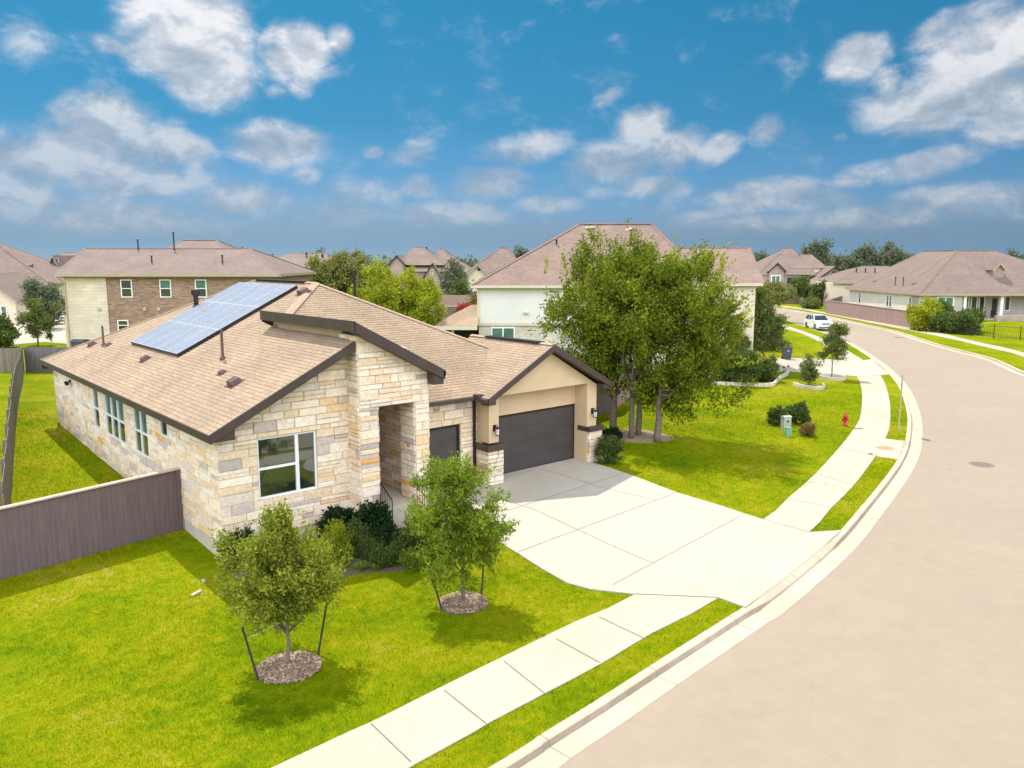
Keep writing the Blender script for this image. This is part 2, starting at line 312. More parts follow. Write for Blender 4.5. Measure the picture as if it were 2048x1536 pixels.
# ------------------------------------------------------------------ mesh builder
class MB:
    def __init__(s): s.v = []; s.f = []; s.mi = []; s.uv = []
    def face(s, pts, mi=0, uv=None):
        b = len(s.v); s.v += [tuple(map(float, p)) for p in pts]; s.f.append(tuple(range(b, b + len(pts)))); s.mi.append(mi)
        if uv is None:
            p = [Vector(q) for q in pts]; n = Vector((0, 0, 0))
            for i in range(len(p)): n += (p[i] - p[0]).cross(p[(i + 1) % len(p)] - p[0])
            if n.length > 1e-12: n.normalize()
            if abs(n.z) > .97: uv = [(q.x, q.y) for q in p]
            else:
                u = Vector((-n.y, n.x, 0)).normalized(); w = n.cross(u)
                uv = [(q.dot(u), q.dot(w)) for q in p]
        s.uv += [tuple(map(float, q)) for q in uv]
    def raw(s, verts, faces, mi=0):
        b = len(s.v); s.v += [tuple(map(float, p)) for p in verts]
        for f in faces:
            s.f.append(tuple(b + i for i in f)); s.mi.append(mi)
            s.uv += [(s.v[b + i][0] + s.v[b + i][1] * .7, s.v[b + i][2]) for i in f]
    def box(s, x0, x1, y0, y1, z0, z1, mi=0):
        a = [(x0, y0, z0), (x1, y0, z0), (x1, y1, z0), (x0, y1, z0), (x0, y0, z1), (x1, y0, z1), (x1, y1, z1), (x0, y1, z1)]
        for f in ((0, 3, 2, 1), (4, 5, 6, 7), (0, 1, 5, 4), (1, 2, 6, 5), (2, 3, 7, 6), (3, 0, 4, 7)): s.face([a[i] for i in f], mi)
    def prism(s, poly, axis, a0, a1, mi=0):
        """poly in the two other axes, extruded along 'x','y' or 'z'"""
        def P(p, a): return {'x': (a, p[0], p[1]), 'y': (p[0], a, p[1]), 'z': (p[0], p[1], a)}[axis]
        n = len(poly); s.face([P(p, a0) for p in poly][::-1], mi); s.face([P(p, a1) for p in poly], mi)
        for i in range(n):
            q = poly[(i + 1) % n]; s.face([P(poly[i], a0), P(q, a0), P(q, a1), P(poly[i], a1)], mi)
    def tube(s, pts, rad, seg=8, mi=0, cap=True):
        pts = [np.array(p, float) for p in pts]; rings = []
        if np.isscalar(rad): rad = [rad] * len(pts)
        for i, p in enumerate(pts):
            d = pts[min(i + 1, len(pts) - 1)] - pts[max(i - 1, 0)]; d = d / (np.linalg.norm(d) + 1e-9)
            a = np.cross(d, [0, 0, 1.0]) if abs(d[2]) < .9 else np.cross(d, [1.0, 0, 0]); a /= np.linalg.norm(a); b = np.cross(d, a)
            rings.append([p + rad[i] * (math.cos(t) * a + math.sin(t) * b) for t in np.linspace(0, 2 * math.pi, seg, endpoint=False)])
        vs = [q for r in rings for q in r]; fs = []
        for i in range(len(pts) - 1):
            for k in range(seg):
                fs.append((i * seg + k, i * seg + (k + 1) % seg, (i + 1) * seg + (k + 1) % seg, (i + 1) * seg + k))
        if cap: fs.append(tuple(range(seg))[::-1]); fs.append(tuple((len(pts) - 1) * seg + k for k in range(seg)))
        s.raw(vs, fs, mi)
    def lathe(s, prof, c=(0, 0, 0), seg=16, mi=0):
        vs = []; fs = []
        for r, z in prof:
            for k in range(seg):
                t = 2 * math.pi * k / seg; vs.append((c[0] + r * math.cos(t), c[1] + r * math.sin(t), c[2] + z))
        for i in range(len(prof) - 1):
            for k in range(seg): fs.append((i * seg + k, i * seg + (k + 1) % seg, (i + 1) * seg + (k + 1) % seg, (i + 1) * seg + k))
        fs.append(tuple(range(seg))[::-1]); fs.append(tuple((len(prof) - 1) * seg + k for k in range(seg)))
        s.raw(vs, fs, mi)
    def build(s, name, mats, parent=None, smooth=False, loc=None, bevel=0):
        me = bpy.data.meshes.new(name); me.from_pydata(s.v, [], s.f)
        if not isinstance(mats, (list, tuple)): mats = [mats]
        for m in mats: me.materials.append(m)
        me.polygons.foreach_set('material_index', s.mi)
        ul = me.uv_layers.new(name='UVMap'); ul.data.foreach_set('uv', np.array(s.uv, dtype=np.float32).ravel())
        if smooth: me.polygons.foreach_set('use_smooth', [True] * len(s.f))
        me.update()
        o = bpy.data.objects.new(name, me); col.objects.link(o)
        if parent is not None: o.parent = parent
        if loc is not None: o.location = loc
        if bevel:
            w = o.modifiers.new('soft_edge', 'BEVEL'); w.width = bevel; w.segments = 2; w.limit_method = 'ANGLE'
            wd = o.modifiers.new('weld', 'WELD'); wd.merge_threshold = 1e-4
            o.modifiers.move(1, 0)
        return o

def tag(o, label=None, cat=None, group=None, kind=None):
    if label: o['label'] = label
    if cat: o['category'] = cat
    if group: o['group'] = group
    if kind: o['kind'] = kind
    return o

def empty(name, loc=(0, 0, 0), rz=0.0, label=None, cat=None, group=None):
    o = bpy.data.objects.new(name, None); col.objects.link(o); o.location = tuple(map(float, loc)); o.rotation_euler = (0, 0, rz)
    o.empty_display_size = .2
    return tag(o, label, cat, group)

def copy_tree(o, parent=None):
    c = o.copy(); col.objects.link(c); c.parent = parent
    for ch in list(o.children): copy_tree(ch, c)
    return c

def struct(o): o['kind'] = 'structure'; return o

def fast_mesh(name, V, F, m, parent=None):
    """V (n,3) and equal-sided faces F (k,s) as one mesh"""
    V = np.asarray(V, np.float32); F = np.asarray(F, np.int32)
    me = bpy.data.meshes.new(name); me.vertices.add(len(V)); me.vertices.foreach_set('co', V.ravel())
    me.loops.add(F.size); me.loops.foreach_set('vertex_index', F.ravel())
    me.polygons.add(len(F)); me.polygons.foreach_set('loop_start', np.arange(0, F.size, F.shape[1], dtype=np.int32))
    me.polygons.foreach_set('loop_total', np.full(len(F), F.shape[1], np.int32))
    me.update(calc_edges=True); me.validate(); me.materials.append(m)
    o = bpy.data.objects.new(name, me); col.objects.link(o)
    if parent is not None: o.parent = parent
    return o

# ------------------------------------------------------------------ the setting: ground, road, kerb, paving
def pip(px, py, poly):
    poly = np.asarray(poly, float); inside = np.zeros(len(px), bool); j = len(poly) - 1
    for i in range(len(poly)):
        xi, yi = poly[i, 0], poly[i, 1]; xj, yj = poly[j, 0], poly[j, 1]
        c = ((yi > py) != (yj > py)) & (px < (xj - xi) * (py - yi) / (yj - yi + 1e-12) + xi)
        inside ^= c; j = i
    return inside

def resample(poly, step):
    out = []
    for i in range(len(poly)):
        a = np.array(poly[i][:2], float); b = np.array(poly[(i + 1) % len(poly)][:2], float)
        n = max(1, int(np.linalg.norm(b - a) / step))
        for k in range(n): out.append(a + (b - a) * k / n)
    return out

def sheet(name, poly, off, m, step=1.0, skirt=.12, extra=None, mats=None, interior=True):
    """a sheet that follows the terrain, with a small vertical edge all round"""
    b = resample(poly, step); b = np.array(b); n = len(b)
    pts = [Vector(p) for p in b]
    if interior:
        x0, y0 = b.min(0); x1, y1 = b.max(0)
        gx, gy = np.meshgrid(np.arange(x0, x1, step), np.arange(y0, y1, step)); gx = gx.ravel(); gy = gy.ravel()
        k = pip(gx, gy, b); pts += [Vector((float(a), float(c))) for a, c in zip(gx[k], gy[k])]
    vv, ee, ff, _, _, _ = delaunay_2d_cdt(pts, [], [list(range(n))], 1, 1e-5)
    mb = MB(); V = [(p.x, p.y, float(hz(p.x, p.y)) + off) for p in vv]
    for f in ff:
        q = [V[i] for i in f]
        if Vector(q[1]).__sub__(Vector(q[0])).cross(Vector(q[2]) - Vector(q[0])).z < 0: q = q[::-1]
        mb.face(q)
    if skirt:
        area = sum(b[i][0] * b[(i + 1) % n][1] - b[(i + 1) % n][0] * b[i][1] for i in range(n))
        bb = b if area > 0 else b[::-1]
        for i in range(n):
            p, q = bb[i], bb[(i + 1) % n]; zp = float(hz(*p)) + off; zq = float(hz(*q)) + off
            mb.face([(p[0], p[1], zp - skirt), (q[0], q[1], zq - skirt), (q[0], q[1], zq), (p[0], p[1], zp)])
    if extra: extra(mb)
    return struct(mb.build(name, mats or m))

ZR = -.13
face_px = [(1030, 1536), (1095, 1492), (1200, 1425), (1310, 1352), (1390, 1300), (1490, 1235), (1525, 1214), (1602, 1153), (1680, 1084), (1735, 1019), (1780, 962), (1805, 924),
           (1818, 889), (1822, 843), (1815, 809), (1804, 780), (1788, 758), (1768, 738), (1740, 716), (1711, 697), (1690, 685), (1660, 672), (1620, 658), (1590, 648), (1560, 640)]
fp = [G(*p, ZR)[:2] for p in face_px]
fp = [np.array((-40., -14.2)), np.array((-14., -12.6)), np.array((-5., -11.95))] + fp + [np.array((97., 47.)), np.array((103., 57.)), np.array((112., 78.)), np.array((120., 110.))]
near = catmull(fp, 8)
far_px = [(2048, 748), (1984, 720), (1915, 702), (1865, 688), (1790, 664), (1728, 650), (1683, 640), (1630, 629), (1589, 622), (1555, 617)]
fk = [G(*p, ZR)[:2] for p in far_px]
fk = [np.array((-40., -27.5)), np.array((-10., -25.2)), np.array((8., -23.4)), np.array((22., -20.6)), np.array((34., -16.2)), np.array((46., -9.6))] + fk + [np.array((118.5, 62.)), np.array((125., 82.)), np.array((131., 112.))]
farl = catmull(fk, 6)
apron = (8.55, 14.2)                       # where the kerb is dropped for the driveway (x)
apron2 = (49.0, 55.5)

def sweep(path, side, drops, name):
    """kerb and gutter: 'side' +1 puts the walk on the left of the path"""
    mb = MB(); sec = []
    for i, p in enumerate(path):
        t = path[min(i + 1, len(path) - 1)] - path[max(i - 1, 0)]; t = t / np.linalg.norm(t); nrm = np.array((-t[1], t[0])) * side
        h = .13; wm = 0.0
        for a, b in drops:
            w = max(0.0, min(1.0, min((p[0] - a) / .7, (b - p[0]) / .7))); wm = max(wm, w)
        prof = [(.17, -.25), (.17, ZR + h + .036 * wm), (.03, ZR + h + .002 - .055 * wm), (-.012, ZR + h - .02 - .063 * wm), (-.05, ZR + .012), (-.50, ZR + .006), (-.50, -.25)]
        sec.append([(p[0] + nrm[0] * o, p[1] + nrm[1] * o, z) for o, z in prof])
    for i in range(len(sec) - 1):
        for k in range(6):
            q = [sec[i][k], sec[i + 1][k], sec[i + 1][k + 1], sec[i][k + 1]]
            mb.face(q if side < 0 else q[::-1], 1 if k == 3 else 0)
    # contraction joints every 3 m
    acc = 0
    for i in range(1, len(path)):
        acc += np.linalg.norm(path[i] - path[i - 1])
        if acc > 3.0:
            acc = 0; s0 = [np.array(q) for q in sec[i]]; t = path[i] - path[i - 1]; t = np.array((*(t / np.linalg.norm(t) * .008), 0))
            for k in range(1, 5):
                up = np.array((0, 0, .003)); mb.face([s0[k] - t + up, s0[k] + t + up, s0[k + 1] + t + up, s0[k + 1] - t + up], 2)
    return struct(mb.build(name, [M['kerb'], M['kerbface'], M['joint']]))
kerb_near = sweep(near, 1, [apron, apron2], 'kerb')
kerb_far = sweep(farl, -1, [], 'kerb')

def offset(path, d):
    out = []
    for i, p in enumerate(path):
        t = path[min(i + 1, len(path) - 1)] - path[max(i - 1, 0)]; t = t / np.linalg.norm(t); out.append(p + np.array((-t[1], t[0])) * d)
    return out
# one far sheet to the horizon
mb = MB(); mb.face([(-3000, -3000, -.30), (3000, -3000, -.30), (3000, 3000, -.30), (-3000, 3000, -.30)]); struct(mb.build('ground', mat('far_ground', (.085, .10, .04), .95, .35, .02)))
# road surface
ra = offset(near, -.49); rb = offset(farl, .49)
road_poly = [tuple(p) for p in ra] + [tuple(p) for p in rb[::-1]]
pts = [Vector(p) for p in road_poly]
vv, ee, ff, *_ = delaunay_2d_cdt(pts, [], [list(range(len(pts)))], 1, 1e-5)
mb = MB()
for f in ff:
    q = [(vv[i].x, vv[i].y, ZR) for i in f]
    if (Vector(q[1]) - Vector(q[0])).cross(Vector(q[2]) - Vector(q[0])).z < 0: q = q[::-1]
    mb.face(q)
struct(mb.build('road', M['asphalt']))
# lawns
lawn_a = [tuple(p) for p in offset(near, .16)] + [(118, 190), (-160, 190), (-160, -8)]
sheet('lawn', lawn_a, 0.0, LAWN, 1.6, .2)
lawn_b = [tuple(p) for p in offset(farl, -.16)][::-1] + [(-40, -60), (200, -60), (260, 190), (133, 190)]
sheet('lawn', lawn_b, 0.0, LAWN, 3.0, .2)

# sidewalks
sw_in = [(-30., -11.2), (-14., -9.95)] + [tuple(G(*p, 0)[:2]) for p in ((560, 1530), (740, 1447), (870, 1382), (1000, 1318), (1150, 1245), (1270, 1190), (1526, 1040), (1574, 999), (1631, 948), (1679, 895), (1705, 862), (1719, 838), (1724, 804), (1723, 778), (1713, 752), (1690, 726), (1660, 700), (1641, 685), (1605, 668), (1568, 656), (1540, 648))] + [(94, 46), (100, 58), (109, 78), (116, 110)]
sw_out = [(-30., -12.7), (-14., -11.4)] + [tuple(G(*p, 0)[:2]) for p in ((820, 1536), (970, 1452), (1083, 1392), (1200, 1330), (1300, 1270), (1436, 1197), (1617, 1066), (1663, 1016), (1707, 972), (1751, 913), (1770, 878), (1778, 859), (1781, 832), (1779, 801), (1772, 774), (1760, 751), (1727, 721), (1707, 709), (1679, 692), (1646, 677.5), (1610, 664), (1574, 652), (1552, 645))] + [(95.5, 45.3), (101.5, 57.3), (110.5, 77.5), (117.5, 110)]
swi = [np.array(p) for p in catmull(sw_in, 3)]; swo = [np.array(p) for p in catmull(sw_out, 3)]
def lerp_path(path, n):
    d = np.concatenate([[0], np.cumsum([np.linalg.norm(path[i + 1] - path[i]) for i in range(len(path) - 1)])]); t = np.linspace(0, d[-1], n)
    return np.stack([np.interp(t, d, [p[0] for p in path]), np.interp(t, d, [p[1] for p in path])], 1)
def joints_sw(mb):
    for px in ((742, 1450, 822, 1527), (888, 1383, 972, 1450), (1008, 1325, 1090, 1390), (1112, 1280, 1200, 1328), (1198, 1236, 1290, 1280), (1270, 1190, 1436, 1197), (1574, 999, 1663, 1016), (1631, 948, 1707, 972), (1679, 895, 1751, 913), (1715, 850, 1778, 859), (1723, 804, 1779, 801), (1715, 754, 1760, 751)):
        a = G(px[0], px[1], 0)[:2]; b = G(px[2], px[3], 0)[:2]; t = (b - a) / np.linalg.norm(b - a); n = np.array((-t[1], t[0])) * .009
        z = lambda p: float(hz(*p)) + .032 + .004
        mb.face([(*(a + n), z(a)), (*(a - n), z(a)), (*(b - n), z(b)), (*(b + n), z(b))], 1)
sw_poly = [tuple(p) for p in swi] + [tuple(p) for p in swo[::-1]]
sheet('sidewalk', sw_poly, .024, M['walk'], 1.0, .08, joints_sw, [M['walk'], M['joint']])
sf_in = catmull([(-40., -28.6), (8., -24.6), (23., -21.8), (36., -16.8), (49., -9.6)] + [tuple(G(*p, 0)[:2]) for p in ((2048, 714), (1978, 696), (1884, 674), (1822, 662), (1770, 651.5), (1728, 643), (1683, 634), (1640, 626), (1589, 617))] + [(120, 62), (127, 82), (133, 112)], 4)
sf_out = catmull([(-40., -30.1), (8., -26.1), (23.6, -23.3), (37., -18.1), (50.6, -10.6)] + [tuple(G(*p, 0)[:2]) for p in ((2048, 706), (1962, 686), (1884, 667.5), (1837, 659), (1775, 647), (1728, 639), (1683, 630.5), (1640, 623), (1589, 614.5))] + [(121.6, 61.5), (128.6, 81.5), (134.6, 112)], 4)
sheet('sidewalk', [tuple(p[:2]) for p in sf_in] + [tuple(p[:2]) for p in sf_out[::-1]], .026, M['walk'], 2.0, .08)

# driveway with saw-cut joints
drv_left = [(6.55, .92), (6.5, -.4)] + [tuple(G(*p)[:2]) for p in ((1012, 1094), (1032, 1106), (1085, 1140), (1135, 1168), (1180, 1180), (1268, 1190))]
drv_right = [tuple(G(*p)[:2]) for p in ((1183, 926), (1250, 947), (1350, 985), (1440, 1012), (1526, 1040))]
drive_poly = [(14.3, .92)] + [drv_right[0]] + drv_right[1:] + [tuple(G(1617, 1066, 0)[:2]), tuple(G(1677, 1069, 0)[:2] + np.array((.35, .1)))] + \
             [tuple(q) for q in offset(near, .15) if 8.6 < q[0] < 14.3][::-1] + [tuple(G(1490, 1216, 0)[:2]), tuple(G(1436, 1197, 0)[:2])] + drv_left[::-1]
def joints_dr(mb):
    segs = [((1018, 1022), (1250, 947)), ((1037, 1106), (1353, 987)), ((1225, 1172), (1481, 1034)), ((1072, 937), (1200, 976)), ((1018, 1005), (1062, 1018)), ((1070, 941), (1010, 956)),
            ((1062, 1018), (1310, 1130)), ((1200, 976), (1310, 1002)), ((1270, 1190), (1436, 1197)), ((1526, 1040), (1617, 1066))]
    for a, b in segs:
        a = G(*a)[:2]; b = G(*b)[:2]; t = (b - a) / np.linalg.norm(b - a); n = np.array((-t[1], t[0])) * .011
        k = 14
        for i in range(k):
            p = a + (b - a) * i / k; q = a + (b - a) * (i + 1) / k; zp = float(hz(*p)) + .032 + .005; zq = float(hz(*q)) + .032 + .005
            mb.face([(*(p + n), zp), (*(p - n), zp), (*(q - n), zq), (*(q + n), zq)], 1)
sheet('driveway', drive_poly, .032, M['concrete'], .6, .1, joints_dr, [M['concrete'], M['joint']])
walk_poly = [(4.45, -1.30), (6.52, -1.30), (6.52, -2.6), (5.9, -2.7), (4.9, -2.35), (4.45, -2.0)]
sheet('front_walk', walk_poly, .022, M['concrete'], .5, .1)
# paved pad between the verge strips, with the orange cover
pad_poly = [tuple(G(*p, 0)[:2]) for p in ((1752, 913), (1792, 920), (1808, 883), (1770, 878))]
sheet('pavement', [pad_poly[0], tuple(np.array(pad_poly[1]) + (.1, -.05)), tuple(np.array(pad_poly[2]) + (.1, -.05)), pad_poly[3]], .020, M['walk'], .8, .08)
nd_poly = [tuple(G(*p, 0)[:2]) for p in ((1430, 742), (1577, 743), (1637, 746), (1714, 753.5), (1760, 751), (1779, 749), (1743, 719), (1727, 721), (1690, 722), (1649, 718.5), (1558, 716), (1430, 714))]
sheet('driveway', nd_poly, .032, M['concrete'], 1.0, .1)
# pale street beyond the back fence
side_poly = [tuple(G(*p, 0)[:2]) for p in ((-80, 692), (20, 690), (90, 684), (132, 688), (150, 688), (150, 640), (60, 640), (20, 645), (-80, 652))]
sheet('side_street', side_poly, .02, M['walk'], 3.0, .1)
tdrive = [tuple(G(*p, 0)[:2]) for p in ((1609, 617), (1650, 611), (1632, 602), (1600, 590), (1588, 591))]
sheet('driveway', tdrive, .022, M['walk'], 2.0, .1)

# planting beds
bed_poly = [(.1, -.02), (.02, -.9)] + [tuple(G(*p)[:2]) for p in ((462, 1152), (500, 1178), (560, 1180), (640, 1165), (716, 1149), (775, 1145), (838, 1138), (858, 1100))] + [(4.45, -2.3), (4.45, -.02)]
sheet('planting_bed', bed_poly, .016, M['soil'], .5, .05)
def disc(name, c, r, m, n=28, dz=.03, jag=.05):
    mb = MB(); ring = [(c[0] + r * (1 + jag * math.sin(3.1 * t + c[0]) * .6) * math.cos(t), c[1] + r * (1 + jag * math.cos(2.3 * t)) * math.sin(t)) for t in np.linspace(0, 2 * math.pi, n, endpoint=False)]
    z = float(hz(c[0], c[1]))
    for i in range(n):
        p, q = ring[i], ring[(i + 1) % n]
        mb.face([(c[0], c[1], z + dz + .05), (p[0] * .6 + c[0] * .4, p[1] * .6 + c[1] * .4, z + dz + .03), (q[0] * .6 + c[0] * .4, q[1] * .6 + c[1] * .4, z + dz + .03)])
        mb.face([(p[0] * .6 + c[0] * .4, p[1] * .6 + c[1] * .4, z + dz + .03), (*p, z - .02), (*q, z - .02), (q[0] * .6 + c[0] * .4, q[1] * .6 + c[1] * .4, z + dz + .03)])
    return mb.build(name, m)
mulchA = np.array(G(578, 1336)[:2]); mulchB = np.array(G(926, 1207)[:2])
clusterC = np.array(G(1275, 874)[:2])
struct(disc('mulch_ring', mulchA, .66, M['soil'])); struct(disc('mulch_ring', mulchB, .60, M['soil']))
struct(disc('mulch_ring', clusterC + (.1, .35), 1.75, mat('bare_earth', (.34, .24, .15), .95, .3, 6, .6, 40), 32, -.02))

def chips(name, c, r, n, m):
    a = rng.uniform(0, 2 * math.pi, n); d = r * np.sqrt(rng.uniform(0, 1, n)); x = c[0] + d * np.cos(a); y = c[1] + d * np.sin(a); z = hz(x, y) + .085 * (1 - d / r) + .015 + rng.uniform(0, .02, n)
    th = rng.uniform(0, math.pi, n); L = rng.uniform(.02, .05, n); W = rng.uniform(.008, .016, n); tl = rng.uniform(-.4, .4, (n, 2))
    u = np.stack([np.cos(th), np.sin(th), tl[:, 0]], 1) * L[:, None]; v = np.stack([-np.sin(th), np.cos(th), tl[:, 1]], 1) * W[:, None]; P = np.stack([x, y, z], 1)
    V = np.stack([P - u - v, P + u - v, P + u + v, P - u + v], 1).reshape(-1, 3); F = np.arange(n * 4).reshape(-1, 4)
    o = fast_mesh(name, V, F, m); o['kind'] = 'stuff'; return o
chips('wood_chips', mulchA, .62, 3600, M['mulch']); chips('wood_chips', mulchB, .57, 3000, M['mulch'])

# ------------------------------------------------------------------ main house
house = empty('stone_house', (0, 0, 0), 0, 'single-storey limestone house with tan shingle roof, roof solar array and dark double garage door', 'house')

def clip_poly(poly, a, b, c):
    """keep a*u+b*v<=c"""
    out = []
    for i in range(len(poly)):
        p, q = poly[i], poly[(i + 1) % len(poly)]; dp = a * p[0] + b * p[1] - c; dq = a * q[0] + b * q[1] - c
        if dp <= 0: out.append(p)
        if (dp < 0) != (dq < 0) and abs(dp - dq) > 1e-9 and (dp * dq < 0):
            t = dp / (dp - dq); out.append((p[0] + (q[0] - p[0]) * t, p[1] + (q[1] - p[1]) * t))
    return out

def stone_wall(name, org, ud, nd, u0, u1, z0, z1, openings=(), cuts=(), seed=1, reveal=.13, quoin=True):
    """coursed ashlar: every stone a piece of its own, mortar behind, openings left free; cuts are half-planes (a,b,c)"""
    rr = random.Random(seed); mb = MB(); org = np.array(org, float); ud = np.array(ud, float); nd = np.array(nd, float)
    P = lambda u, z, d: org + ud * u + nd * d + np.array((0, 0, z))
    zs = sorted({z0, z1} | {o[2] for o in openings if z0 < o[2] < z1} | {o[3] for o in openings if z0 < o[3] < z1}); rows = []
    for a, b in zip(zs[:-1], zs[1:]):
        z = a
        while z < b - 1e-4:
            h = rr.choice((.11, .15, .19, .22, .22, .26, .30))
            if b - z - h < .08: h = b - z
            rows.append((z, min(z + h, b))); z += h
    flip = np.dot(np.cross(ud, (0, 0, 1)), nd) < 0
    def put(poly, d, mi):
        f = [P(u, z, d) for u, z in poly]; mb.face(f[::-1] if flip else f, mi)
    for ra_, rb_ in rows:
        spans = [(u0, u1)]
        for o in openings:
            if ra_ >= o[2] - 1e-4 and rb_ <= o[3] + 1e-4:
                ns = []
                for s in spans:
                    if o[1] <= s[0] or o[0] >= s[1]: ns.append(s); continue
                    if o[0] > s[0]: ns.append((s[0], o[0]))
                    if o[1] < s[1]: ns.append((o[1], s[1]))
                spans = ns
        for s in spans:
            base = [(s[0], ra_), (s[1], ra_), (s[1], rb_), (s[0], rb_)]
            for c in cuts: base = clip_poly(base, *c) if base else base
            if len(base) > 2: put(base, 0, 1)
            u = s[0]; h = rb_ - ra_
            while u < s[1] - 1e-3:
                w = rr.uniform(.18, .95)
                if s[1] - u - w < .13: w = s[1] - u
                # now and then a tall course is split into two thin stones
                parts = [(ra_, rb_)] if h < .2 or rr.random() > .28 else [(ra_, ra_ + h * .5), (ra_ + h * .5, rb_)]
                for za, zb in parts:
                    g = .006; a, b = u + (g if u > s[0] else 0), u + w - (g if u + w < s[1] - 1e-3 else 0)
                    q = [(a, za + g), (b, za + g * rr.uniform(.6, 1.4)), (b - rr.uniform(0, .006), zb - g), (a + rr.uniform(0, .006), zb - g * rr.uniform(.6, 1.4))]
                    for c in cuts: q = clip_poly(q, *c) if q else q
                    if len(q) < 3: continue
                    d = .016 + rr.uniform(0, .034); cu = sum(p[0] for p in q) / len(q); cz = sum(p[1] for p in q) / len(q)
                    inn = [(p[0] + (cu - p[0]) * min(.5, .010 / max(.02, abs(cu - p[0]))), p[1] + (cz - p[1]) * min(.5, .010 / max(.02, abs(cz - p[1])))) for p in q]
                    n = len(q); vs = [P(p[0], p[1], .002) for p in q] + [P(p[0], p[1], d + rr.uniform(-.004, .004)) for p in inn]
                    fs = [tuple(range(n, 2 * n))] + [(i, (i + 1) % n, n + (i + 1) % n, n + i) for i in range(n)]
                    if flip: fs = [f[::-1] for f in fs]
                    mb.raw(vs, fs, 0)
                u += w
    for o in openings:      # reveals
        a, b, za, zb = o[:4]; dd = o[4] if len(o) > 4 else reveal
        for (p, q) in (((a, za), (a, zb)), ((a, zb), (b, zb)), ((b, zb), (b, za)), ((b, za), (a, za))):
            f = [P(*p, .012), P(*q, .012), P(*q, -dd), P(*p, -dd)]; mb.face(f[::-1] if flip else f, 1)
    return mb.build(name, [M['stone'], M['mortar']], house)

LZ = lambda x: 3.77 + .5 * x                        # left roof plane
WIN = (1.17, 2.92, 1.50, 3.21)
XW = .1
# front wall under the half gable (u = x)
stone_wall('front_wall', (0, 0, 0), (1, 0, 0), (0, -1, 0), XW, 4.02, .48, 5.62, [WIN], [(-.5, 1, 3.77 - .24)], 11)
lw = [(11.8, 12.6, 1.68, 3.2), (8.46, 10.92, 1.68, 3.2), (5.9, 7.36, 1.68, 3.2), (3.9, 4.6, 2.70, 3.22)]
lwin = [(11.8, 12.6), (10.10, 10.92), (9.28, 10.10), (8.46, 9.28), (6.63, 7.36), (5.9, 6.63), (3.9, 4.6)]
stone_wall('side_wall', (XW, 0, 0), (0, 1, 0), (-1, 0, 0), 0.0, 19.25, .48, 3.36, lw, [], 12)
# foundation: follows the ground along the side
mb = MB()
mb.face([(XW - .004, 0, -.3), (XW - .004, 19.25, -.3 + .8), (XW - .004, 19.25, 1.02), (XW - .004, 3, .46), (XW - .004, 0, .48)][::-1])
mb.box(XW, 4.0, .01, .3, -.3, .48); mb.box(XW, .4, .0, 19.25, -.3, .48)
mb.face([(XW - .03, 0, .465), (XW, 0, .48), (XW, 19, .48), (XW - .03, 19, .465)]); mb.build('foundation', M['foundation'], house)
# tower around the entrance
TX0, TX1, TY = 3.96, 6.33, -.65
OPN = (4.56, 5.84, .70, 3.77, .55)
sl = lambda x: 6.27 - .531 * (x - 3.7) - .24
stone_wall('tower_wall', (0, TY, 0), (1, 0, 0), (0, -1, 0), TX0, TX1, -.05, 6.0, [(OPN[0], OPN[1], -.05, 3.77, .5)], [(.531, 1, 6.27 + .531 * 3.7 - .24)], 13)
stone_wall('tower_wall', (TX0, 0, 0), (0, 1, 0), (-1, 0, 0), TY, .35, -.05, sl(TX0) - .02, [], [], 14)
stone_wall('tower_wall', (TX1, 0, 0), (0, 1, 0), (1, 0, 0), TY, 1.2, -.05, sl(TX1), [], [], 15)
# inner faces of the entrance
stone_wall('entrance_wall', (OPN[1], 0, 0), (0, 1, 0), (-1, 0, 0), TY, .12, .70, 3.77, [], [], 16)
stone_wall('entrance_wall', (OPN[0], 0, 0), (0, 1, 0), (1, 0, 0), TY, .12, .70, 3.77, [], [], 17)
stone_wall('entrance_wall', (6.12, 0, 0), (0, 1, 0), (-1, 0, 0), .12, 3.2, .70, 3.77, [], [], 18)
stone_wall('entrance_wall', (4.3, 0, 0), (0, 1, 0), (1, 0, 0), .12, 3.2, .70, 3.77, [], [], 19)
stone_wall('entrance_wall', (0, 3.2, 0), (1, 0, 0), (0, -1, 0), 4.3, 6.12, .70, 3.77, [(4.75, 5.7, .7, 2.8, .1)], [], 20)
mb = MB(); mb.face([(4.3, .12, 3.77), (4.56, .12, 3.77), (4.56, -.65, 3.77), (5.84, -.65, 3.77), (5.84, .12, 3.77), (6.12, .12, 3.77), (6.12, 3.2, 3.77), (4.3, 3.2, 3.77)]); 
mb.face([(4.3, .118, .7), (4.56, .118, .7), (4.56, .118, 3.77), (4.3, .118, 3.77)][::-1]); mb.face([(5.84, .118, .7), (6.12, .118, .7), (6.12, .118, 3.77), (5.84, .118, 3.77)][::-1])
mb.build('porch_ceiling', M['stucco'], house)
fd = empty('front_door'); fd.parent = house
mb = MB(); mb.box(4.75, 5.7, 3.27, 3.32, .7, 2.8); mb.box(4.85, 5.6, 3.255, 3.27, 1.0, 1.7); mb.box(4.85, 5.6, 3.255, 3.27, 1.85, 2.6); mb.build('door_leaf', M['door_dark'], fd)
mb = MB(); mb.tube([(4.83, 3.22, 1.62), (4.83, 3.22, 1.82)], .015); mb.tube([(4.83, 3.27, 1.64), (4.83, 3.22, 1.64)], .012); mb.build('handle', M['metal_dark'], fd)
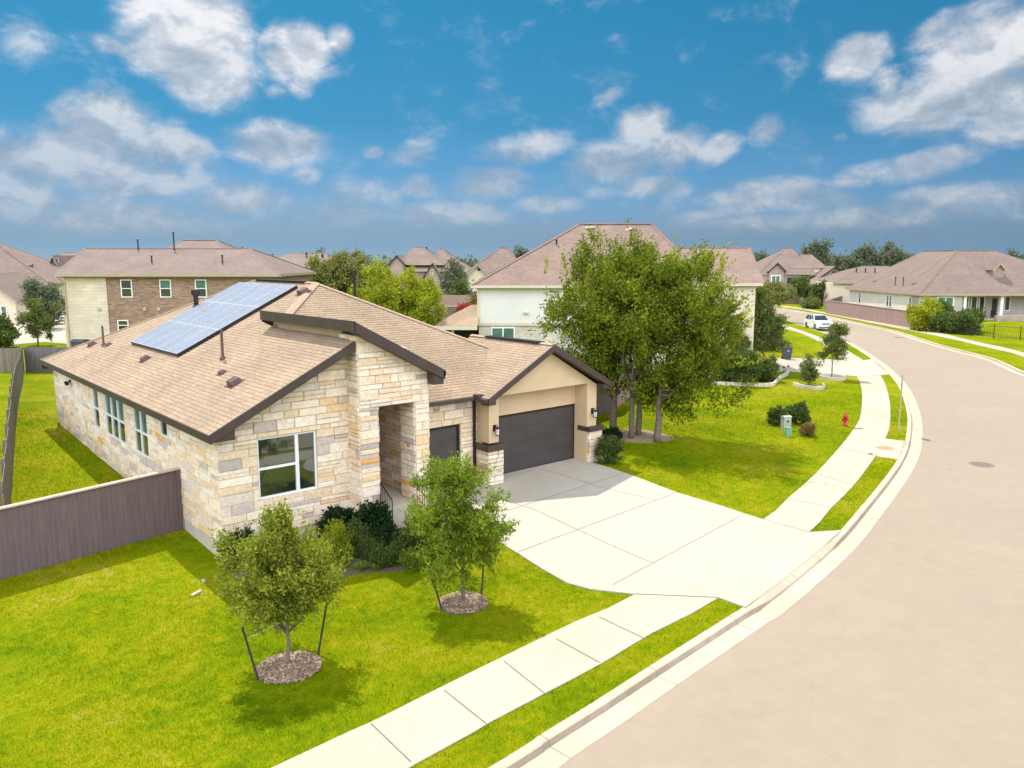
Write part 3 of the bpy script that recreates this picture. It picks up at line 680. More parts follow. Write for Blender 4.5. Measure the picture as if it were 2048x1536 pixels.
# stucco band under the high eave of the tower
mb = MB(); mb.box(4.05, 6.28, .35, 5.05, 4.7, 5.30); mb.face([(4.05, 5.05, 4.7), (4.05, .35, 4.7), (4.05, .35, 6.03), (4.05, 5.05, 6.03)][::1])
mb.prism([(4.06, 5.2), (6.27, 5.2), (6.27, 4.87), (4.06, 6.02)], 'y', .36, 5.04); mb.build('stucco_band', M['stucco'], house)
# steps and porch floor
mb = MB(); mb.box(4.28, 6.14, -.64, 3.3, .3, .70); mb.box(4.50, 5.90, -.95, -.645, .0, .55); mb.box(4.50, 5.90, -1.27, -.955, .0, .40)
mb.build('porch_step', M['concrete'], house)

def shingles(mb, poly3, eave_a, eave_b, course=.143, t=.008, mi=0):
    """stepped courses of shingles over a roof plane given as a 3D polygon, parallel to the eave a->b"""
    a = np.array(eave_a, float); u = np.array(eave_b, float) - a; u /= np.linalg.norm(u)
    p = [np.array(q, float) for q in poly3]; n = np.zeros(3)
    for i in range(len(p)): n += np.cross(p[i] - p[0], p[(i + 1) % len(p)] - p[0])
    n /= np.linalg.norm(n)
    if n[2] < 0: n = -n
    v = np.cross(n, u)
    if v[2] < 0: v = -v
    q2 = [(float((q - a) @ u), float((q - a) @ v)) for q in p]
    W = lambda uu, vv, d: a + u * uu + v * vv + n * d
    vmin = min(q[1] for q in q2); vmax = max(q[1] for q in q2); k = 0; vv = vmin
    while vv < vmax - .01:
        jit = 0.0
        s = clip_poly(clip_poly(q2, 0, -1, -vv), 0, 1, vv + course)
        if len(s) > 2:
            f = [W(x, y, t * (1 - (y - vv) / course) + .002) for x, y in s]; uvs = [(x, y - vmin) for x, y in s]
            if np.cross(f[1] - f[0], f[2] - f[0]) @ n < 0: f = f[::-1]; uvs = uvs[::-1]
            mb.face(f, mi, uvs)
            lo = [x for x, y in s if abs(y - vv) < 1e-6]
            if len(lo) >= 2:
                x0, x1 = min(lo), max(lo); mb.face([W(x0, vv, -.003), W(x1, vv, -.003), W(x1, vv, t + .002), W(x0, vv, t + .002)], 1, [(x0, vv), (x1, vv), (x1, vv + .01), (x0, vv + .01)])
        vv += course; k += 1

M['butt'] = mat('shingle_butt', (.225, .155, .10), .95, .2, 6)
RX, RY0, RY1, RZ = 6.7, 7.14, 12.6, 7.12
EY, EZ = .55, 3.43                                   # front eave
roof = empty('roof'); roof.parent = house
mb = MB()
fz = lambda y: EZ + .56 * (y - EY)
hy = lambda x: EY + (LZ(x) - EZ) / .56               # where the left and front planes meet
shingles(mb, [(-.3, -.62, LZ(-.3)), (3.97, -.62, LZ(3.97)), (3.97, hy(3.97), LZ(3.97)), (RX, RY0, RZ), (RX, RY1, RZ), (-.3, 19.6, LZ(-.3))], (-.3, 19.6, LZ(-.3)), (-.3, -.62, LZ(-.3)))
mb.build('left_slope', [M['shingle'], M['butt']], roof)
mb = MB()
RE = RX + (RZ - EZ) / .5
shingles(mb, [(3.97, hy(3.97), fz(hy(3.97))), (3.97, 3.4, fz(3.4)), (6.45, EY, EZ), (RE, EY, EZ), (RX, RY0, RZ)], (6.4, EY, EZ), (RE, EY, EZ))
mb.build('front_slope', [M['shingle'], M['butt']], roof)
mb = MB(); shingles(mb, [(RX, RY0, RZ), (RE, EY, EZ), (RE, 19.6, EZ), (RX, RY1, RZ)], (RE, EY, EZ), (RE, 19.6, EZ), .29)
shingles(mb, [(RX, RY1, RZ), (RE, 19.6, EZ), (-.3, 19.6, LZ(-.3))], (RE, 19.6, EZ), (-.3, 19.6, LZ(-.3)), .29); mb.build('rear_slope', [M['shingle'], M['butt']], roof)
# ridge and hip caps
def cap_strip(mb, a, b, w=.13, lift=.03):
    a = np.array(a, float); b = np.array(b, float); d = b - a; L = np.linalg.norm(d); d /= L; s = np.cross(d, (0, 0, 1)); s /= np.linalg.norm(s)
    n = int(L / .2)
    for i in range(n):
        p = a + d * (L * i / n); q = a + d * (L * (i + 1) / n); z1 = np.array((0, 0, lift + .012)); z0 = np.array((0, 0, lift)); dn = np.array((0, 0, -.05))
        mb.face([p - s * w + z0 + dn, q - s * w + z1 + dn, q + z1, p + z0][::-1]); mb.face([p + z0, q + z1, q + s * w + z1 + dn, p + s * w + z0 + dn][::-1])
mb = MB(); cap_strip(mb, (RX, RY0, RZ), (RX, RY1, RZ)); cap_strip(mb, (3.97, hy(3.97), LZ(3.97)), (RX, RY0, RZ), .16); cap_strip(mb, (RE, EY, EZ), (RX, RY0, RZ)); cap_strip(mb, (-.3, 19.6, LZ(-.3)), (RX, RY1, RZ))
mb.build('ridge_cap', M['cap'], roof)
mb = MB(); mb.box(RX - .17, RX + .17, RY0 + .7, RY1 - .3, RZ + .012, RZ + .055); mb.build('ridge_vent', M['metal_dark'], roof)
# garage wing
GX0, GX1, GXA, GY, GEZ, GAZ = 9.1, 15.1, 12.1, -.12, 3.40, 5.02
mb = MB(); shingles(mb, [(GX0, GY, GEZ), (GXA, GY, GAZ), (GXA, 4.6, GAZ), (GX0, 4.6, GEZ)], (GX0, 4.6, GEZ), (GX0, GY, GEZ)); 
shingles(mb, [(GX1, GY, GEZ), (GXA, GY, GAZ), (GXA, 4.6, GAZ), (GX1, 7.4, GEZ)], (GX1, GY, GEZ), (GX1, 7.4, GEZ))
mb.build('garage_slope', [M['shingle'], M['butt']], roof)
mb = MB(); cap_strip(mb, (GXA, GY, GAZ), (GXA, 4.6, GAZ), .13); cap_strip(mb, (GXA, 4.6, GAZ), (GX1, 7.4, GEZ), .13); mb.build('ridge_cap', M['cap'], roof)
mb = MB(); mb.box(GXA - .17, GXA + .17, .55, 3.6, GAZ + .005, GAZ + .05); mb.build('ridge_vent', M['metal_dark'], roof)
# tower shed roof
tz = lambda x: 6.27 - .531 * (x - 3.7)
mb = MB(); shingles(mb, [(3.66, -1.05, tz(3.66)), (6.66, -1.05, tz(6.66)), (6.66, 5.1, tz(6.66)), (3.66, 5.1, tz(3.66))], (6.66, -1.05, tz(6.66)), (6.66, 5.1, tz(6.66))); mb.build('tower_slope', [M['shingle'], M['butt']], roof)

# dark fascia, rakes and soffits
fas = MB()
def rake(x0, z0, x1, z1, y, h=.24, d=.05): fas.prism([(x0, z0 - h), (x1, z1 - h), (x1, z1 + .012), (x0, z0 + .012)], 'y', y, y + d)
rake(-.3, LZ(-.3), 3.9, LZ(3.9), -.66)
fas.box(-.34, -.29, -.66, 19.62, LZ(-.3) - .20, LZ(-.3) + .004)
fas.face([(-.29, -.6, LZ(-.3) - .19), (XW, -.6, LZ(XW) - .24), (XW, 19.5, LZ(XW) - .24), (-.29, 19.5, LZ(-.3) - .19)])         # side soffit
fas.face([(-.29, -.61, LZ(-.3) - .23), (3.9, -.61, LZ(3.9) - .23), (3.9, .0, LZ(3.9) - .23), (-.29, .0, LZ(-.3) - .23)])          # rake soffit
fas.prism([(-.29, LZ(-.3) - .21), (.36, LZ(-.3) - .21), (.36, LZ(.36) - .2), (-.29, LZ(-.3) - .06)], 'y', -.61, -.02)                 # boxed return
fas.box(-.3, 14, 19.6, 19.65, 3.2, 3.44)
rake(3.64, tz(3.64), 6.68, tz(6.68), -1.09, .27)
fas.prism([(3.64, tz(3.64) - .27), (6.68, tz(6.68) - .27), (6.68, tz(6.68) - .24), (3.64, tz(3.64) - .24)], 'y', -1.04, -.62)
fas.box(3.615, 3.665, -1.09, 5.1, tz(3.66) - .28, tz(3.66) + .03); fas.face([(3.66, -1.05, tz(3.66) - .20), (3.66, 5.1, tz(3.66) - .20), (4.06, 5.1, tz(4.06) - .10), (4.06, -1.05, tz(4.06) - .10)])
fas.prism([(-1.04, tz(3.66) - .27), (-1.04, tz(3.66) + .01), (5.1, tz(3.66) + .01), (5.1, tz(3.66) - .27)], 'x', 3.67, 3.70)
fas.prism([(3.66, 5.95), (4.06, 5.75), (4.06, 6.0), (3.66, 6.2)], 'y', 5.06, 5.10)
fas.prism([(6.30, tz(6.6) - .45), (6.64, tz(6.6) - .45), (6.66, tz(6.6) - .10), (6.30, tz(6.3) - .2)], 'y', -1.04, -.64)                # boxed eave end of the tower
fas.box(6.62, 6.70, -1.09, 1.6, tz(6.66) - .17, tz(6.66) - .02)
rake(GX0, GEZ, GXA, GAZ, GY - .05, .22); rake(GXA, GAZ, GX1, GEZ, GY - .05, .22)
fas.face([(GX0, GY, GEZ - .2), (GXA, GY, GAZ - .2), (GXA, .26, GAZ - .2), (GX0, .26, GEZ - .2)][::1]); fas.face([(GXA, GY, GAZ - .2), (GX1, GY, GEZ - .2), (GX1, .26, GEZ - .2), (GXA, .26, GAZ - .2)])
fas.prism([(GX0 + .01, GEZ - .23), (9.44, GEZ - .23), (9.44, GEZ - .06), (GX0 + .01, GEZ - .03)], 'y', GY, .24); fas.prism([(14.70, GEZ - .23), (GX1 - .01, GEZ - .23), (GX1 - .01, GEZ - .03), (14.70, GEZ - .06)], 'y', GY, .24)
fas.box(GX1 - .03, GX1 + .02, GY, 7.4, GEZ - .19, GEZ - .002)
fas.face([(GX1 - .03, .2, GEZ - .2), (GX1 - .03, 7.3, GEZ - .2), (14.7, 7.3, GEZ - .2), (14.7, .2, GEZ - .2)])
fas.build('fascia', M['fascia'], house)
# gutters and downspouts
for q in ((6.42, 8.97, EY - .12, EY - .005, EZ - .12, EZ - .005), (GX0 - .12, GX0 - .005, GY, EY - .29, GEZ - .13, GEZ - .008), (GX1 + .03, GX1 + .13, GY - .05, 7.3, GEZ - .12, GEZ - .01)):
    gm = MB(); gm.box(*q); gm.build('gutter', M['fascia'], house)
gm = MB(); gm.box(8.98, 9.24, EY - .28, EY - .005, EZ - .10, EZ + .07); gm.build('gutter_hopper', M['fascia'], house)
mb = MB(); mb.box(9.22, 9.30, .80, .88, .36, 3.30); mb.build('downspout', M['metal_dark'], house)
mb = MB(); mb.box(14.86, 14.93, .62, .69, .4, 3.2); mb.build('downspout', M['metal_dark'], house)

# small bay with the single garage door
BY = .95
stone_wall('bay_wall', (0, BY, 0), (1, 0, 0), (0, -1, 0), 6.34, 9.43, .3, 3.30, [(7.15, 8.72, .3, 2.46, .12)], [], 21)
# stucco of the garage front: gable, header, columns
st = MB()
st.prism([(9.43, 3.10), (9.86, 3.10), (9.86, 3.38), (14.20, 3.38), (14.20, 3.10), (14.70, 3.10), (14.70, GEZ - .10), (GXA, GAZ - .24), (9.43, GEZ - .10)], 'y', .25, .45)
st.box(9.43, 9.86, .25, .70, 1.78, 3.10); st.box(14.20, 14.70, .452, .95, 3.101, 3.376); st.box(9.601, 9.86, .452, .70, 3.101, 3.376); st.box(9.43, 9.60, .70, .95, .33, 3.30); st.box(14.20, 14.70, .25, .95, .36, 3.10); st.box(14.45, 14.70, .95, 7.3, .3, 3.3)
st.box(9.60, 10.36, .90, 1.1, .33, 3.378); st.box(14.20, 14.26, .951, 1.1, .36, 3.2); st.box(10.36, 14.262, .90, 1.1, 2.52, 3.378)
st.face([(9.6, .451, 3.377), (14.2, .451, 3.377), (14.2, .9, 3.377), (9.6, .9, 3.377)])
st.build('stucco_wall', M['stucco'], house)
# column bases
for nm, (x0, x1) in (('pillar_base', (9.32, 9.97)), ('pillar_base', (14.24, 14.93))):
    pb = empty(nm); pb.parent = house
    z0 = .28; z1 = 1.52; y0, y1 = .14, .74
    mb = MB(); mb.box(x0 + .02, x1 - .02, y0 + .02, y1, z0, z1); mb.build('core', M['mortar'], pb)
    for k, (org, ud, nd, a, b) in enumerate((((0, y0 + .02, 0), (1, 0, 0), (0, -1, 0), x0, x1), ((x0 + .02, 0, 0), (0, 1, 0), (-1, 0, 0), y0, y1 + (.2 if x0 < 12 else 0)), ((x1 - .02, 0, 0), (0, 1, 0), (1, 0, 0), y0, y1))):
        o = stone_wall('stone_facing', org, ud, nd, a, b, z0, z1, [], [], 30 + k + int(x0)); o.parent = pb
    mb = MB(); mb.box(x0 - .06, x1 + .06, y0 - .06, y1 + (.2 if x0 < 12 else .0), z1, z1 + .19); mb.build('cap', M['fascia'], pb, bevel=.015)
mb = MB(); mb.box(14.20, 15.0, .10, .9, -.1, .36); mb.build('column_footing', M['foundation'], house)

def garage_door(x0, x1, z0, z1, y, name):
    g = empty(name); g.parent = house
    mb = MB(); h = (z1 - z0) / 4
    for i in range(4):
        mb.box(x0, x1, y, y + .04, z0 + i * h + .003, z0 + (i + 1) * h - .003)
    nx = max(2, int((x1 - x0) / .62)); w = (x1 - x0) / nx
    for i in range(4):
        for k in range(nx): mb.box(x0 + k * w + .06, x0 + (k + 1) * w - .06, y - .005, y + .0, z0 + i * h + .09, z0 + (i + 1) * h - .09)
    mb.box(x0, x1, y + .035, y + .05, z0, z1); mb.build('door_panel', M['door_dark'], g)
    mb = MB(); mb.box(x0 - .005, x0 + .07, y - .05, y - .013, z0, z1); mb.box(x1 - .07, x1 + .005, y - .05, y - .013, z0, z1); mb.box(x0 + .07, x1 - .07, y - .05, y - .013, z1 - .07, z1); mb.build('door_frame', M['metal_dark'], g)
garage_door(10.36, 14.26, .33, 2.52, .97, 'garage_door'); garage_door(7.16, 8.71, .33, 2.45, 1.03, 'garage_door')

def wall_lamp(x, y, z):
    l = empty('wall_lamp'); l.parent = house
    mb = MB(); mb.box(x - .06, x + .06, y - .03, y, z - .02, z + .2); mb.tube([(x, y - .02, z + .15), (x, y - .14, z + .22), (x, y - .17, z + .16)], .012, 6); mb.lathe([(.02, .16), (.10, .10), (.085, .095)], (x, y - .17, z), 6); mb.lathe([(.03, -.16), (.08, -.14), (.08, -.125), (.0, -.12)], (x, y - .17, z), 6)
    for t in range(4): a = math.pi / 4 + t * math.pi / 2; mb.tube([(x + .075 * math.cos(a), y - .17 + .075 * math.sin(a), z - .13), (x + .08 * math.cos(a), y - .17 + .08 * math.sin(a), z + .1)], .008, 5)
    mb.build('bracket', M['metal_dark'], l)
    mb = MB(); mb.lathe([(.055, -.12), (.065, .09)], (x, y - .17, z), 8); mb.build('lamp_glass', M['lamp_glass'], l)
wall_lamp(9.66, .25, 2.2); wall_lamp(14.47, .25, 2.2)
mb = MB(); mb.box(-.02, .08, 15.9, 16.0, 3.0, 3.1); mb.lathe([(.05, 0), (.08, .14)], (-.1, 15.85, 2.9), 10); mb.lathe([(.05, 0), (.08, .14)], (-.1, 16.05, 2.9), 10); mb.build('flood_light', M['metal_dark'], house)

def window(x0, x1, z0, z1, org, ud, nd, style, gl='glass', parent=house, fw=.055, depth=-.09):
    """frame, sashes and panes in the plane org + u*ud, facing nd"""
    w = empty('window'); w.parent = parent
    org = np.array(org, float); ud = np.array(ud, float); nd = np.array(nd, float)
    def bx(mb, a, b, za, zb, d0, d1):
        c = [org + ud * u + nd * d + np.array((0, 0, z)) for z in (za, zb) for d in (d0, d1) for u in (a, b)]
        for f in ((0, 1, 3, 2), (4, 6, 7, 5), (0, 4, 5, 1), (1, 5, 7, 3), (3, 7, 6, 2), (2, 6, 4, 0)):
            q = [c[i] for i in f]; n = np.cross(q[1] - q[0], q[2] - q[0]); ctr = sum(c) / 8
            if n @ (q[0] - ctr) < 0: q = q[::-1]
            mb.face(q)
    f = MB(); d = depth
    bx(f, x0, x0 + fw, z0, z1, d, d + .06); bx(f, x1 - fw, x1, z0, z1, d, d + .06); bx(f, x0 + fw, x1 - fw, z0, z0 + fw, d, d + .06); bx(f, x0 + fw, x1 - fw, z1 - fw, z1, d, d + .06)
    panes = []
    if style == 'pair':
        m = x0 + (x1 - x0) * .665; bx(f, m - .05, m + .05, z0 + fw, z1 - fw, d, d + .062); r = z0 + (z1 - z0) * .49
        bx(f, x0 + fw, m - .05, r - .035, r + .035, d, d + .05)
        panes = [(x0 + fw, m - .05, z0 + fw, r - .035, 0), (x0 + fw, m - .05, r + .035, z1 - fw, 0), (m + .05, x1 - fw, z0 + fw, z1 - fw, 0)]
    elif style == 'hung':
        r = z0 + (z1 - z0) * .5; bx(f, x0 + fw, x1 - fw, r - .03, r + .03, d, d + .055)
        panes = [(x0 + fw, x1 - fw, z0 + fw, r - .03, 0), (x0 + fw, x1 - fw, r + .03, z1 - fw, 1)]
    elif style == 'slide':
        m = (x0 + x1) / 2; bx(f, m - .05, m + .05, z0 + fw, z1 - fw, d, d + .055); panes = [(x0 + fw, m - .05, z0 + fw, z1 - fw, 1), (m + .05, x1 - fw, z0 + fw, z1 - fw, 1)]
    else: panes = [(x0 + fw, x1 - fw, z0 + fw, z1 - fw, 0)]
    f.build('frame', M['white'], w)
    for a, b, za, zb, g in panes:
        mb = MB(); bx(mb, a, b, za, zb, d + .005, d + .02); mb.build('pane', M['glass_green'] if (g and gl != 'glass') else M['glass'] if gl in ('glass', 'green') else M[gl], w)
    return w
window(*WIN, (0, 0, 0), (1, 0, 0), (0, -1, 0), 'pair')
for i, q in enumerate(lwin):
    window(q[0], q[1], 2.70 if i == 6 else 1.68, 3.22 if i == 6 else 3.2, (XW, 0, 0), (0, 1, 0), (-1, 0, 0), 'hung' if i < 6 else 'one', 'green', depth=-.035)

# porch railings on the steps
def railing(x):
    r = MB(); a = np.array((x, -.68, .72)); b = np.array((x, -1.32, .33))
    for h in (.10, .80): r.tube([a + (0, 0, h), b + (0, 0, h)], .018 if h > .5 else .012, 6)
    for t in np.linspace(0, 1, 6):
        p = a + (b - a) * t; r.tube([p + (0, 0, .02 if 0 < t < 1 else -.06), p + (0, 0, .80)], .016 if t in (0, 1) else .009, 6)
    r.build('porch_railing', M['metal_dark'], house)
railing(4.56); railing(5.86)

# roof furniture
def pl(x, y, d=0.0): return np.array((x, y, LZ(x) + d))
nl = np.array((-.4472, 0, .8944)); vl = np.array((.8944, 0, .4472))
def slab(mb, c, hu, hv, t0, t1, taper=0, mi=0):
    """box on the left roof slope: hu along y, hv up the slope"""
    c = np.array(c, float); u = np.array((0, 1, 0.)); P = lambda a, b, d: c + u * a + vl * b + nl * d
    lo = [P(-hu, -hv, t0), P(hu, -hv, t0), P(hu, hv, t0), P(-hu, hv, t0)]; hi = [P(-hu + taper, -hv + taper, t1), P(hu - taper, -hv + taper, t1), P(hu - taper, hv - taper, t1), P(-hu + taper, hv - taper, t1)]
    mb.face(hi[::-1], mi); mb.face(lo, mi)
    for i in range(4): j = (i + 1) % 4; mb.face([lo[i], hi[i], hi[j], lo[j]], mi)
sol = empty('solar_array'); sol.parent = house
nrow, ncol = 3, 5; px0, px1, py0, py1 = 1.78, 6.28, 7.75, 13.2
vlen = (px1 - px0) / .8944; pv = vlen / nrow; pu = (py1 - py0) / ncol
for i in range(nrow):
    for k in range(ncol):
        mb = MB(); x = px0 + (px1 - px0) * (i + .5) / nrow; y = py0 + pu * (k + .5)
        slab(mb, pl(x, y), pu / 2 - .007, pv / 2 - .007, .10, .136, .002, 1)
        for a in range(3):
            for b in range(5):
                u0 = -pu / 2 + .03 + (pu - .06) * (a + .5) / 3; v0 = -pv / 2 + .03 + (pv - .06) * (b + .5) / 5
                slab(mb, pl(x, y) + np.array((0, u0, 0)) + vl * v0, (pu - .06) / 6 - .004, (pv - .06) / 10 - .004, .137, .140)
        mb.build('solar_module', [M['solar'], M['solar_line']], sol)
mb = MB()
for y in (py0 + .01, py1 - .01): slab(mb, pl((px0 + px1) / 2, y), .018, vlen / 2, .0, .128)
for i in range(nrow + 1): x = px0 + (px1 - px0) * i / nrow; slab(mb, pl(x, (py0 + py1) / 2), (py1 - py0) / 2, .015, .02, .126)
mb.build('mounting_rail', M['metal_dark'], sol)
def vent(x, y, s=1.0):
    v = MB(); slab(v, pl(x, y), .23 * s, .20 * s, .004, .02); slab(v, pl(x + .02, y), .17 * s, .14 * s, .02, .13 * s, .02)
    v.build('roof_vent', M['rust'], roof)
for x, y, s in ((1.27, 9.86, 1.0), (1.39, 1.9, 1.15), (1.62, 3.42, .7), (1.19, 17.0, 1.0), (1.43, 15.3, .7), (6.0, 6.75, 1.2)): vent(x, y, s)
def pipe(x, y, h, r, cap=False, z=None):
    p = MB(); z = LZ(x) if z is None else z; p.lathe([(r + .06, -.05), (r + .05, .05), (r, .12), (r, h), (r * .8, h)], (x, y, z), 10)
    if cap: p.lathe([(r, h - .12), (r * 1.7, h - .10), (r * 1.7, h + .12), (r * .5, h + .14)], (x, y, z), 12)
    p.build('vent_pipe', M['metal_dark'] if cap else M['rust'], roof)
pipe(1.35, 15.75, .82, .04); pipe(2.15, 4.7, .95, .045); pipe(4.45, 13.45, .62, .10, True); pipe(8.6, 7.6, 1.35, .055, True, 6.1)

# ------------------------------------------------------------------ fences
def W(px, py, z=None): p = G(px, py, z); return np.array((p[0], p[1]))
def board_fence(name, a, b, h, m, label, cap=None, posts=None, z=None, cat='fence', group=None, thick=.04, step=1.2, top0=None):
    f = empty(name, (0, 0, 0), 0, label, cat, group); a = np.array(a, float); b = np.array(b, float); L = np.linalg.norm(b - a); t = (b - a) / L; n = np.array((-t[1], t[0])); k = max(1, int(L / step))
    mb = MB(); cp = MB()
    for i in range(k):
        p = a + t * L * i / k; q = a + t * L * (i + 1) / k; zp = float(hz(*p)); zq = float(hz(*q)); u0 = L * i / k; u1 = L * (i + 1) / k
        tp, tq = (zp + h, zq + h) if top0 is None else (top0[0] + (top0[1] - top0[0]) * i / k, top0[0] + (top0[1] - top0[0]) * (i + 1) / k)
        for s in (1, -1):
            o = n * thick / 2 * s; f4 = [(*(p + o), zp - .05), (*(q + o), zq - .05), (*(q + o), tq), (*(p + o), tp)]; uv = [(u0, 0), (u1, 0), (u1, h), (u0, h)]
            mb.face(f4[::-1] if s > 0 else f4, 0, uv[::-1] if s > 0 else uv)
        mb.face([(*(p - n * thick / 2), tp), (*(q - n * thick / 2), tq), (*(q + n * thick / 2), tq), (*(p + n * thick / 2), tp)], 0)
        if cap:
            w = n * .085
            c = [(*(p - w), tp + .004), (*(q - w), tq + .004), (*(q + w), tq + .004), (*(p + w), tp + .004)]; d = [(x, y, zz + .04) for x, y, zz in c]
            cp.face(d); cp.face([c[0], c[1], d[1], d[0]]); cp.face([c[3], d[3], d[2], c[2]])
            if i == 0: cp.face([c[0], d[0], d[3], c[3]])
            if i == k - 1: cp.face([c[1], c[2], d[2], d[1]])
    for e, s in ((a, 1), (b, -1)): mb.face([(*(e - n * thick / 2), float(hz(*e)) - .05), (*(e + n * thick / 2), float(hz(*e)) - .05), (*(e + n * thick / 2), float(hz(*e)) + h), (*(e - n * thick / 2), float(hz(*e)) + h)])
    mb.build('boards', m, f)
    if cap: cp.build('cap_board', cap, f)
    if posts:
        for d in posts:
            p = a + t * d; q = MB(); zp = float(hz(*p)); q.box(-.05, .05, -.05, .05, 0, h + (.02 if not cap else -.02)); o = q.build('post', m, f); o.location = (p[0] + n[0] * .08, p[1] + n[1] * .08, zp)
    return f
fe = np.array((.06, 3.02)); fl = W(0, 1160); fdir = (fl - fe) / np.linalg.norm(fl - fe)
pf = board_fence('privacy_fence', fe + fdir * 7.5, fe, 1.83, M['fence_brown'], 'brown-purple board privacy fence with a pale cap, ending at the stone side wall', M['fence_cap'])
mb = MB(); mb.box(-.05, .05, -.05, .05, 0, 1.86); o = mb.build('post', M['fence_brown'], pf); o.location = (.0, 2.99, .1)
# stepped grey fence down the side yard: each section is a rigid panel
sa = W(22, 1000); sb = W(48, 742); 
sfd = empty('side_fence', (0, 0, 0), 0, 'weathered grey fence of stepped picket sections running down the side yard', 'fence')
SL = np.linalg.norm(sb - sa); st_ = (sb - sa) / SL; s0 = sa - st_ * 4.0; SL += 4.0; ns = int(SL / 2.35); sn = np.array((-st_[1], st_[0]))
for i in range(ns):
    p = s0 + st_ * SL * i / ns; q = s0 + st_ * SL * (i + 1) / ns; zb = float(hz(*p)); zt = zb + 1.78 + (.06 if i % 2 else 0); mb = MB(); nb = 17; rr = random.Random(50 + i)
    for k in range(nb):
        a = p + (q - p) * (k / nb) ; b = p + (q - p) * ((k + .93) / nb); dz = rr.uniform(-.012, .012); o0 = sn * rr.uniform(-.003, .003)
        for s in (1, -1):
            o = sn * .011 * s + o0; f4 = [(*(a + o), zb - .03), (*(b + o), zb - .03), (*(b + o), zt + dz), (*(a + o), zt + dz)]
            mb.face(f4[::-1] if s > 0 else f4)
        mb.face([(*(a - sn * .011 + o0), zt + dz), (*(b - sn * .011 + o0), zt + dz), (*(b + sn * .011 + o0), zt + dz), (*(a + sn * .011 + o0), zt + dz)])
        mb.face([(*(a + sn * .011 + o0), zb), (*(a - sn * .011 + o0), zb), (*(a - sn * .011 + o0), zt + dz), (*(a + sn * .011 + o0), zt + dz)]); mb.face([(*(b - sn * .011 + o0), zb), (*(b + sn * .011 + o0), zb), (*(b + sn * .011 + o0), zt + dz), (*(b - sn * .011 + o0), zt + dz)])
    mb.build('picket_panel', M['fence_grey'], sfd)
    mb = MB(); mb.box(-.045, .045, -.045, .045, -.05, 1.80); o = mb.build('post', M['fence_grey'], sfd); o.location = (p[0] + sn[0] * .07, p[1] + sn[1] * .07, zb); o.rotation_euler.z = math.atan2(st_[1], st_[0])
    for zr in (.35, 1.45):
        mb = MB(); mb.tube([(*(p + sn * .04), zb + zr), (*(q + sn * .04), zb + zr)], .035, 4); mb.build('rail', M['fence_grey'], sfd)
bf0 = W(52, 744); bf1 = W(150, 744)
bd = (bf1 - bf0) / np.linalg.norm(bf1 - bf0)
board_fence('back_fence', bf0, bf0 + bd * 9, 1.78, M['fence_dark'], 'dark board fence closing the back of the side yard', None, [.1, 2.5, 5])
board_fence('back_fence', bf0 - bd * 10, bf0 - bd * .1, 1.72, M['fence_grey'], 'paler weathered fence at the back of the next yard, left of the dark fence', None, [2, 4.5, 7, 9.5])
# fence beside the garage
g0 = np.array((14.75, 4.6)); g1 = W(1226, 822); g2 = W(1264, 812)
board_fence('garage_fence', g0, g1, 1.83, M['fence_brown'], 'brown board fence between the garage and the four tall trees', M['fence_brown'])
board_fence('garage_fence', g1 + (.06, .02), g2 + (3.4, 3.0), 1.75, M['fence_pink'], 'tan board fence behind the trunks of the four tall trees')
# long fence across the street
lf0 = W(1652, 627, 0); lf1 = W(1850, 661, 0); lm = (lf0 + lf1) / 2 + np.array((-.6, -.5))
board_fence('street_fence', lf0, lf1, 1.95, M['fence_pink'], 'long pinkish board fence beside the far sidewalk, in front of the pale house', M['fence_cap'], [4, 8, 12, 16, 20, 24])
mb = board_fence('fence_return', lf0 + (.1, .1), W(1712, 603, 0), 1.9, M['fence_dark'], 'dark short fence behind the far end of the pinkish street fence')
# iron fence
irf = empty('iron_fence', (0, 0, 0), 0, 'black iron picket fence around the lawn right of the pinkish fence', 'fence'); ia = lf1 + (.3, -.3); ib = W(2075, 683, 0); mid = W(1950, 674, 0)
ipath = catmull([ia, mid, ib], 30)
mb = MB()
for h in (.22, 1.25): mb.tube([(p[0], p[1], h) for p in ipath[::6] + [ipath[-1]]], .02, 4)
mb.build('rail', M['metal_dark'], irf); Ld = 0; mb = MB(); plast = ipath[0]; cnt = 0
dist = [0]
for i in range(1, len(ipath)): dist.append(dist[-1] + np.linalg.norm(ipath[i] - ipath[i - 1]))
for d in np.arange(0, dist[-1], .16):
    x = np.interp(d, dist, [p[0] for p in ipath]); y = np.interp(d, dist, [p[1] for p in ipath]); mb.tube([(x, y, .06), (x, y, 1.38)], .011, 4)
mb.build('pickets', M['metal_dark'], irf)
for d in np.arange(0, dist[-1], 2.4):
    x = np.interp(d, dist, [p[0] for p in ipath]); y = np.interp(d, dist, [p[1] for p in ipath]); q = MB(); q.box(-.035, .035, -.035, .035, 0, 1.45); o = q.build('post', M['metal_dark'], irf); o.location = (x, y, 0)

